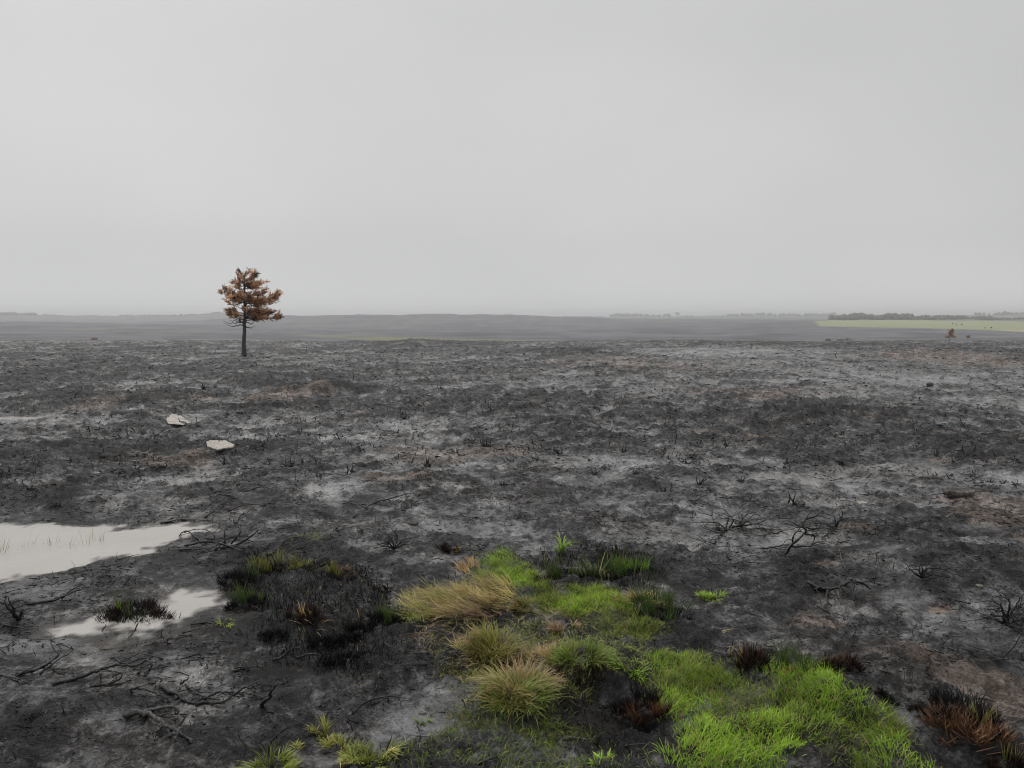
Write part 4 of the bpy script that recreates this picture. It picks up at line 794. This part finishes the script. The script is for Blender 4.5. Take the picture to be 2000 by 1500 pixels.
def slab(label, px, py, top, thick, tilt=0.0, seed=0, rise=1.0):
    """a broken slab from the outline of its upper face in the photo"""
    g = at(px, py)[0]; rng = np.random.default_rng(seed); zt = g[2] + thick * rise
    x, y = flat([p[0] for p in top], [p[1] for p in top], zt); P = np.stack([x, y], 1)
    Q_ = []
    for i in range(len(P)):                         # ragged edge between the corners
        a, b = P[i], P[(i + 1) % len(P)]
        for t in np.linspace(0, 1, 5, endpoint=False):
            Q_.append(a + (b - a) * t + (rng.normal(0, .003, 2) if t else 0))
    O = np.array(Q_); n = len(O); c = O.mean(0); rows = []
    for zz, q in [(-.6, .50), (0., .70), (.45, .86), (.8, .985), (.93, 1.0), (1.0, .975), (1.01, .7), (1.0, .35), (1.0, .04)]:
        W = c + (O - c) * q * (1 + rng.normal(0, .012, (n, 1)))
        h = g[2] + thick * rise * zz + tilt * (W[:, 0] - c[0]) * (zz > .3) + rng.normal(0, .035 * thick, n) * (zz < 1.0)
        rows.append(np.stack([W[:, 0], W[:, 1], h], 1))
    V = np.concatenate(rows); m = len(rows); V[:, 2] += .005 * fbm(V[:, 0], V[:, 1], 9.0, 3, .6, 300.0); i = np.arange(m - 1)[:, None] * n; j = np.arange(n)[None]; jn = (j + 1) % n
    Q = np.stack([i + j, i + jn, i + n + jn, i + n + j], -1).reshape(-1, 4)
    if np.sum(O[:, 0] * np.roll(O[:, 1], -1) - np.roll(O[:, 0], -1) * O[:, 1]) < 0: Q = Q[:, ::-1]
    o = mesh_np('stone', V, Q, M['stone'], smooth=False, origin=g); o.location = [float(k) for k in g]; tag(o, label, 'stone')
slab('flat pale slab with a broken edge, nearer of two left stones', 430, 880, [(403, 862), (410, 859.5), (440, 859.5), (458, 868), (455, 873), (425, 877), (404, 871)], .085, .0, 5)
slab('pale pitted stone behind and left of the flat slab', 350, 833, [(323, 819), (335, 811), (352, 811), (362, 818), (375, 824), (357, 827.5), (329, 827)], .075, -.05, 12, .7)
stone('sooty stone with a pale rim on the right', 1874, 966, 56, 12, 'stone_dark', seed=3)
stone('small cream stone right of the burnt skeletons', 1684, 984, 18, 4, 'stone', seed=4)
stone('brown sooty stone in the middle of the ash', 1034, 982, 18, 6, 'stone_dark', seed=6)
stone('small pale pebble near the tiny green tuft', 824, 1394, 17, 6, 'stone_mid', seed=7)
stone('dark grey stone far out on the right', 1816, 754, 14, 6, 'stone_dark', seed=8)
stone('tiny white stone far out right of centre', 1561, 763, 9, 3, 'stone', seed=9)
stone('little pale stone left of the stones, at the far left', 183, 857, 13, 5, 'stone_mid', seed=10)
stone('tiny pale stone above the left bank of the pool', 137, 938, 11, 4, 'stone_mid', seed=13)
stone('far pale stone near the left edge', 87, 747, 12, 3, 'stone_mid', seed=14)
stone('small grey stone on the right slope below the hollow', 1913, 1146, 12, 4, 'stone_mid', seed=15)
stone('small pale clod between rushes and scorched tuft', 806, 1024, 22, 6, 'stone_dark', seed=16)

# ------------------------------------------------------------------ burnt heather stubble
def stub_cloud(n, r0, r1, lo, hi, rlo, rhi, flatshare, seed, name, label):
    rng = np.random.default_rng(seed)
    th = rng.uniform(-math.radians(40), math.radians(40), n); r = np.sqrt(rng.uniform(r0 ** 2, r1 ** 2, n)) if r1 < 14 else np.exp(rng.uniform(math.log(r0), math.log(r1), n))
    x = r * np.sin(th); y = r * np.cos(th)
    ash, tn, og, gr, hg = masks(x, y)
    cl = fbm(x, y, 1.6, 3, .6, 200.0)
    keep = (rng.uniform(0, 1, n) < (1.05 - .75 * ash) * np.clip(.45 + 1.3 * cl, 0.04, 1)) & (gr < .6)
    for poly, _, _ in PONDS: keep &= poly_sd(x, y, poly) < -.03
    x, y, r = x[keep], y[keep], r[keep]; n = len(x); z = H(x, y)
    L = rng.uniform(lo, hi, n) * (.7 + .6 * rng.uniform(0, 1, n) ** 3); az = rng.uniform(0, 2 * np.pi, n)
    size = np.clip(r / 26, .16, 1.25) if seed == 4 else np.ones(n); L = L * size
    lying = rng.uniform(0, 1, n) < flatshare
    ang = np.where(lying, rng.uniform(1.35, 1.55, n), rng.uniform(.2, 1.25, n))
    P = [np.stack([x, y, z - .004 + .006 * lying], 1)]
    for k in range(2):
        d = np.stack([np.cos(az) * np.sin(ang), np.sin(az) * np.sin(ang), np.cos(ang)], 1)
        P.append(P[-1] + d * (L / 2)[:, None]); az = az + rng.normal(0, .6, n); ang = np.where(lying, np.clip(ang + rng.normal(0, .1, n), 1.2, 1.6), ang + rng.normal(0, .4, n))
    P = np.stack(P, 1)
    rad = (rng.uniform(rlo, rhi, n) * size ** .8)[:, None] * np.array([1, .8, .45])[None]
    V, Q = tubes(P, rad, 3, False)
    c = rng.uniform(0, 1, n) ** (2.5 if seed != 4 else 8); c = np.repeat(np.stack([.010 + .075 * c, .010 + .070 * c, .011 + .065 * c], 1), 9, 0)
    tag(mesh_np(name, V, Q, M['char_blade'], cols={'col': c}), label, 'stubble', kind='stuff')
stub_cloud(30000, 2.2, 13, .02, .07, .0016, .0038, .6, 1, 'heather_stubble', 'charred heather stubble and twig litter over the near ground')
stub_cloud(11000, 2.2, 12, .05, .16, .0016, .0042, .97, 2, 'twig_litter', 'longer charred twigs strewn over the near ground')
stub_cloud(30000, 9, 56, .04, .11, .004, .010, .6, 3, 'heather_stubble', 'charred heather stubble over the middle distance')

stub_cloud(34000, 3.2, 56, .06, .22, .007, .020, .95, 4, 'char_crust', 'loose flakes and ridges of black crust over the middle distance')
# small charred stumps one can pick out
def stump_mesh(seed):
    rng = np.random.default_rng(seed); parts = []
    for s in range(rng.integers(12, 18)):
        az = rng.uniform(0, 2 * np.pi); a = rng.uniform(.5, 1.5); p = np.array([rng.normal(0, .025), rng.normal(0, .025), -.02]); P = [p]
        L = rng.uniform(.04, .15)
        for k in range(4):
            d = np.array([math.cos(az) * math.sin(a), math.sin(az) * math.sin(a), math.cos(a)]); p = p + d * L / 4; P.append(p); az += rng.normal(0, .5); a += rng.normal(0, .3)
        parts.append(tubes(np.array(P)[None], (np.linspace(.011, .004, 5) * rng.uniform(.7, 1.3))[None], 4))
    V, Q = merge(parts)
    me_o = mesh_np('tmp', V, Q, M['wood']); me = me_o.data; bpy.data.objects.remove(me_o); me.name = 'charred_stump'; return me
SM = [stump_mesh(i) for i in range(6)]
spots = [(280, 848), (440, 905), (60, 955), (110, 985), (1150, 900), (1180, 915), (1215, 880), (1340, 905), (1350, 890), (750, 805), (790, 815), (1195, 815), (1540, 905), (1900, 930), (1930, 940), (1300, 960), (1640, 905), (1450, 940), (950, 870), (890, 885), (1000, 900), (1090, 885), (1160, 925), (1365, 945), (840, 910), (1555, 985), (1700, 965), (470, 790), (520, 760), (330, 770), (400, 760), (1640, 850), (1720, 845), (1790, 850), (1580, 830), (620, 930), (560, 910), (690, 925), (980, 945), (230, 900), (30, 890), (1240, 925), (1420, 870), (1830, 890), (1960, 860), (860, 760), (700, 740), (1080, 820), (1300, 830), (960, 800)]
P_ = at([s[0] for s in spots], [s[1] for s in spots])
for i, p in enumerate(P_):
    o = link(bpy.data.objects.new('charred_stump', SM[i % 6])); o.location = [float(c) for c in p]
    s = random.uniform(.45, .95) * (1 + .02 * p[1]); o.scale = (s, s, s); o.rotation_euler = (0, 0, random.uniform(0, 6.28))
    tag(o, 'small charred heather stump among the burnt stubble in the middle distance', 'stump', 'small charred heather stumps')

# ------------------------------------------------------------------ the pines
def pine(name, label, base, hgt, lean_px, limbs, seed, needles=420, nl=.16, low=None, trunk_r=.098, group=None):
    """limbs: (height where it leaves the trunk, reach to the side, tip height, depth, foliage share) as fractions of the tree height"""
    rng = np.random.default_rng(seed)
    e = empty(name, base); tag(e, label, 'tree', group)
    def tr(h): return np.array([lean_px * hgt * h ** 1.5 + .02 * hgt * math.sin(h * 5) * .3, 0, h * hgt])
    P = np.array([tr(h) for h in np.linspace(0, .97, 12)]); P[1:-1, :2] += np.cumsum(rng.normal(0, .0045 * hgt, (10, 2)), 0); P[0, 2] -= .15
    rad = np.interp(np.linspace(0, 1, 12), [0, .08, .4, 1], [trunk_r * 1.35, trunk_r, trunk_r * .72, trunk_r * .15])
    V, Q = tubes(P[None], rad[None], 8, False); mesh_np('trunk', V, Q, M['bark'], e)
    fol = []; col = []
    for (h0, reach, h1, dep, share) in limbs:
        a = tr(h0); b = np.array([tr(h1)[0] * 0 + tr(h0)[0] + reach * hgt * .78, dep * hgt * .8, h1 * hgt])
        mid = (a + b) / 2 + np.array([0, 0, -.02 * hgt]) + rng.normal(0, .012 * hgt, 3)
        L = catmull([a, mid, b], 5); L[1:-1] += rng.normal(0, .006 * hgt, (len(L) - 2, 3))
        V, Q = tubes(L[None], np.linspace(trunk_r * .30, trunk_r * .07, len(L))[None], 4)
        lo_ = mesh_np('limb', V, Q, M['bark'], e)
        if share <= 0: continue
        ln = np.linalg.norm(b - a); n_tw = max(4, int(19 * share * ln / (0.3 * hgt)))
        tw = []
        for k in range(n_tw):
            t = rng.uniform(.25, 1.0); p = L[min(int(t * (len(L) - 1)), len(L) - 2)]
            d = (b - a) / ln * .6 + rng.normal(0, .5, 3); d[0] += .35; d[2] = abs(d[2]) * .8 + .05; d /= np.linalg.norm(d)     # windswept to the right
            q = p + d * rng.uniform(.04, .09) * hgt
            tw.append([p, (p + q) / 2 + rng.normal(0, .005 * hgt, 3), q])
            m = int(needles * .055 * rng.uniform(.6, 1.3))
            s = rng.uniform(.25, 1.1, m)[:, None]; r0 = p + (q - p) * s + rng.normal(0, .008 * hgt, (m, 3))
            nd = d * .9 + rng.normal(0, .45, (m, 3)); nd /= np.linalg.norm(nd, axis=1, keepdims=True)
            sd_ = np.cross(nd, rng.normal(0, 1, (m, 3))); sd_ /= np.linalg.norm(sd_, axis=1, keepdims=True)
            l_ = nl * rng.uniform(.6, 1.3, (m, 1)); w_ = nl * rng.uniform(.08, .15, (m, 1))
            fol.append(np.stack([r0 - sd_ * w_, r0 + sd_ * w_, r0 + nd * l_ + sd_ * w_ * .5, r0 + nd * l_ - sd_ * w_ * .5], 1))
            hue = rng.uniform(0, 1); c = np.array((.38, .25, .18)) * (1 - hue) + np.array((.86, .52, .30)) * hue
            if rng.uniform() < .16: c = np.array((.09, .075, .065))
            col.append(np.repeat((c[None] * rng.uniform(.7, 1.25, (m, 1)))[:, None], 4, 1))
        V, Q = tubes(np.array(tw), np.tile(np.array([[.012, .009, .005]]) * hgt / 3.9, (len(tw), 1)), 3, False)
        t_ = mesh_np('twigs', V, Q, M['bark'], lo_); t_['kind'] = 'stuff'
    V = np.concatenate(fol).reshape(-1, 3); C = np.concatenate(col).reshape(-1, 3)
    Q = np.arange(len(V)).reshape(-1, 4)
    cr_ = mesh_np('crown', V, Q, M['needles'], e, {'col': C}, smooth=False); cr_['kind'] = 'stuff'
    return e
base = at(477, 693)[0]; HT = 166 * base[1] / F
LIMBS = [(.88, -.02, .97, .03, .5), (.86, .13, .95, .03, .7), (.84, .14, .93, -.04, .6), (.82, -.08, .90, -.03, .6), (.80, -.17, .84, .05, .6), (.80, .26, .85, .06, .6), (.79, .05, .88, -.14, .8), (.78, .12, .84, .14, .7), (.77, -.14, .81, -.08, .6), (.76, .22, .80, -.10, .6), (.70, .32, .765, .02, .45), (.68, .16, .71, -.12, .3), (.68, -.12, .73, .1, .25),
    (.62, -.33, .73, -.03, 1.0), (.64, -.20, .72, -.16, .9), (.60, -.10, .66, -.26, 1.0), (.60, .12, .66, -.26, 1.1), (.58, .28, .65, -.16, 1.2), (.58, .50, .70, .02, .8), (.57, .36, .63, .14, .9), (.60, -.22, .66, .16, .7), (.60, .02, .68, .26, .9), (.56, .40, .62, -.08, .7),
    (.50, -.26, .60, .04, .4), (.48, -.22, .55, -.10, .45), (.46, .30, .52, -.16, .9), (.45, .14, .50, -.26, 1.0), (.45, -.16, .49, -.22, .9), (.44, .38, .49, .06, 1.0), (.42, .52, .425, -.02, .8), (.43, .2, .47, .24, .9), (.41, .30, .44, -.14, .8), (.41, -.22, .43, -.06, .6),
    (.37, -.33, .385, .02, 0), (.385, .16, .40, .05, 0), (.33, .15, .33, .03, 0), (.38, -.2, .40, -.08, 0), (.36, -.30, .365, -.05, 0)]
pine('pine_tree', 'lone scorched pine with rust brown needles and bare trunk, left of centre', base, HT, .05, LIMBS, 5)

def far_pt(px, dep, dz=0):
    x = (px - 1000) / F * dep; y = dep
    return np.array([x, y, float(H(np.array([x]), np.array([y]))[0]) + dz])
L2 = [(.84, .10, 1.0, 0, .7), (.8, -.10, .92, .05, .6), (.78, .24, .95, -.05, .8), (.74, .26, .82, .06, .8), (.70, -.16, .78, -.08, .5), (.66, .16, .74, -.2, .7), (.62, .22, .66, .12, .5), (.50, -.22, .52, .1, .3), (.40, -.52, .38, -.02, .7), (.38, .50, .40, .05, .7), (.42, -.30, .43, .12, .6), (.40, .25, .40, -.2, .6), (.36, -.40, .33, .1, .4), (.58, -.18, .62, -.05, .6), (.56, .20, .58, -.1, .6), (.52, .08, .56, .15, .6), (.48, -.25, .47, -.1, .6), (.47, .28, .48, .08, .6), (.6, -.05, .7, .1, .6)]
pine('pine_tree', 'small scorched pine far out on the right, before the green field', far_pt(1854, 250), 4.1, .03, L2, 21, 1000, .30, trunk_r=.10)
pine('pine_tree', 'smallest grey-brown tree far right, beside the small scorched pine', far_pt(1889, 262), 2.1, .02, [(.6, .25, .95, .05, .7), (.6, -.25, .92, -.05, .7), (.5, .3, .75, -.1, .7), (.55, -.3, .78, .1, .7), (.65, 0, 1.0, .1, .7), (.5, .05, .8, -.2, .7)], 22, 600, .2, trunk_r=.05)

def shrub(label, px, dep, wdt, hgt, seed, colr, n=500, dens=1.0):
    p = far_pt(px, dep, -.1); rng = np.random.default_rng(seed); e = empty('burnt_shrub', p); tag(e, label, 'shrub')
    st = []
    for k in range(9):
        b = np.array([rng.normal(0, wdt * .3), rng.normal(0, wdt * .3), hgt * rng.uniform(.7, 1.05)]); st.append([np.zeros(3), b * .5 + rng.normal(0, .08 * hgt, 3), b])
    V, Q = tubes(np.array(st), np.tile([[.05, .035, .015]], (9, 1)) * hgt, 3, False); mesh_np('stems', V, Q, M['bark'], e)['kind'] = 'stuff'
    n = int(n * dens); a = rng.normal(0, 1, (n, 3)); a /= np.linalg.norm(a, axis=1, keepdims=True); rr = rng.uniform(.3, 1, (n, 1)) ** .5
    c = a * rr * np.array([wdt * .5, wdt * .5, hgt * .42]) + np.array([0, 0, hgt * .6])
    d = rng.normal(0, 1, (n, 2, 3)) * hgt * .06
    V = np.stack([c, c + d[:, 0], c + d[:, 1]], 1).reshape(-1, 3); Q = np.arange(len(V)).reshape(-1, 3)
    C = np.repeat(np.array(colr)[None] * rng.uniform(.5, 1.4, (n, 1)), 3, 0)
    mesh_np('crown', V, Q, M['needles'], e, {'col': C}, smooth=False)['kind'] = 'stuff'
shrub('dark rounded bush on the far rim, left of the rusty bush', 1617, 246, 2.0, 1.2, 1, (.05, .045, .04))
shrub('rusty low bush on the far rim, right of centre', 1640, 250, 1.9, 1.0, 2, (.11, .055, .04))
shrub('pale twiggy bush right of the rusty bush', 1655, 254, 2.6, 1.6, 3, (.05, .05, .05), 120)
shrub('reddish bush below the left moor, at the far left', 185, 262, 2.4, 1.5, 4, (.20, .06, .035))

# ------------------------------------------------------------------ far woods, field trees
def wood_mass(label, px0, px1, dep, depth, h, n, seed, gap=0.0):
    rng = np.random.default_rng(seed); Vs, Qs, Cs = [], [], []; o = 0
    px = rng.uniform(px0, px1, n); dp = dep + rng.uniform(0, 1, n) * depth
    x = (px - 1000) / F * dp; y = dp; z = H(x, y)
    hh = h * rng.uniform(.6, 1.15, n) * (1 + .3 * fbm(px, px * 0, .02, 2, .5, seed * 3.3))
    nt_, nr = 7, 5; th = np.linspace(0, 2 * np.pi, nt_, endpoint=False)
    prof = [(0, .45), (.25, .9), (.55, 1.0), (.85, .6), (1.0, .08)]
    for i in range(n):
        R = hh[i] * rng.uniform(.3, .7); rows = []
        for (q, k) in prof:
            rr = R * k * rng.uniform(.7, 1.25, nt_); rows.append(np.stack([x[i] + rr * np.cos(th), y[i] + rr * np.sin(th), np.full(nt_, z[i] + q * hh[i] - .3) + rng.normal(0, .05 * hh[i], nt_)], 1))
        Vs.append(np.concatenate(rows)); a = np.arange(nr - 1)[:, None] * nt_; b = np.arange(nt_)[None]; bn = (b + 1) % nt_
        Qs.append(np.stack([a + b, a + bn, a + nt_ + bn, a + nt_ + b], -1).reshape(-1, 4) + o); o += nt_ * nr
        c = np.array((.11, .118, .098)) * rng.uniform(.7, 1.35); Cs.append(np.tile(c, (nt_ * nr, 1)))  # foliage lightened so distance haze is part of its colour
    tag(mesh_np('far_wood', np.concatenate(Vs), np.concatenate(Qs), M['far_tree'], cols={'col': np.concatenate(Cs)}, smooth=False), label, 'wood', kind='stuff')
wood_mass('flat topped plantation on the left skyline', -200, 74, 2260, 60, 9, 170, 1)
wood_mass('hazy plantation on the ridge left of the pine', 236, 470, 2280, 60, 5, 170, 2)
wood_mass('thin tree line on the left skyline between plantations', 74, 240, 2290, 30, 3, 60, 3)
wood_mass('dark wood along the top of the green field', 1618, 1780, 1130, 50, 9.0, 260, 4)
wood_mass('lower wood right of the dark wood above the green field', 1765, 1930, 1150, 60, 7.5, 220, 5)
wood_mass('hedge line along the far right top of the green field', 1900, 2150, 1120, 20, 4.0, 160, 6)
wood_mass('pale far wood on the right skyline', 1900, 2200, 2250, 80, 9, 120, 7)
wood_mass('faint woods on the farthest ridge right of centre', 1190, 1310, 2950, 70, 10, 80, 8)
wood_mass('faint long wood on the farthest ridge', 1420, 1630, 2950, 80, 12, 140, 9)
wood_mass('faint hedges on the farthest ridge', 1310, 1430, 2980, 40, 5, 40, 10)
for k, (px, dp, hh, lb) in enumerate([(1322, 2900, 16, 'single distant tree on the farthest ridge right of the hill'), (1858, 800, 1.5, 'upper left bush in the hedge crossing the green field'), (1866, 760, 1.3, 'second bush in the hedge crossing the green field'), (1876, 720, 1.6, 'lowest bush in the hedge crossing the green field'), (1921, 640, 1.2, 'dark bush left on the lower edge of the green field'), (1934, 640, 1.6, 'dark bush right on the lower edge of the green field')]):
    p = far_pt(px, dp, -.1); rng = np.random.default_rng(50 + k); n = 260
    e = empty('distant_tree', p); tag(e, lb, 'tree')
    V, Q = tubes(np.array([[[0, 0, -.2], [0, 0, hh * .3], [0.05 * hh, 0, hh * .6]]]), np.array([[.06, .05, .02]]) * hh, 5, False); mesh_np('trunk', V, Q, M['bark'], e)
    a = rng.normal(0, 1, (n, 3)); a /= np.linalg.norm(a, axis=1, keepdims=True); c = a * rng.uniform(.3, 1, (n, 1)) ** .5 * np.array([.5, .5, .36]) * hh + np.array([0, 0, .64 * hh])
    d = rng.normal(0, .09, (n, 2, 3)) * hh
    V = np.stack([c, c + d[:, 0], c + d[:, 1]], 1).reshape(-1, 3)
    mesh_np('crown', V, np.arange(len(V)).reshape(-1, 3), M['far_tree'], e, {'col': np.repeat(np.array((.085, .095, .065))[None] * rng.uniform(.6, 1.5, (n, 1)), 3, 0)}, smooth=False)['kind'] = 'stuff'

# ------------------------------------------------------------------ damp air
def build_haze():
    X, zb, zt = 5600.0, -45.0, 30.0
    v = [(a, b, c) for c in (zb, zt) for b in (-X, X) for a in (-X, X)]
    f = [(0, 2, 3, 1), (4, 5, 7, 6), (0, 1, 5, 4), (2, 6, 7, 3), (0, 4, 6, 2), (1, 3, 7, 5)]
    me = bpy.data.meshes.new('haze'); me.from_pydata(v, [], f); me.update()
    g = NT('haze_air')
    p = g.n('ShaderNodeVolumePrincipled'); p.inputs['Color'].default_value = (.985, .99, 1.0, 1); p.inputs['Density'].default_value = 0.00042; p.inputs['Anisotropy'].default_value = .72
    g.l(p.outputs[0], g.out.inputs['Volume']); me.materials.append(g.m)
    o = link(bpy.data.objects.new('haze', me)); tag(o, 'thin damp haze over the whole moor', 'haze', kind='stuff')
build_haze()
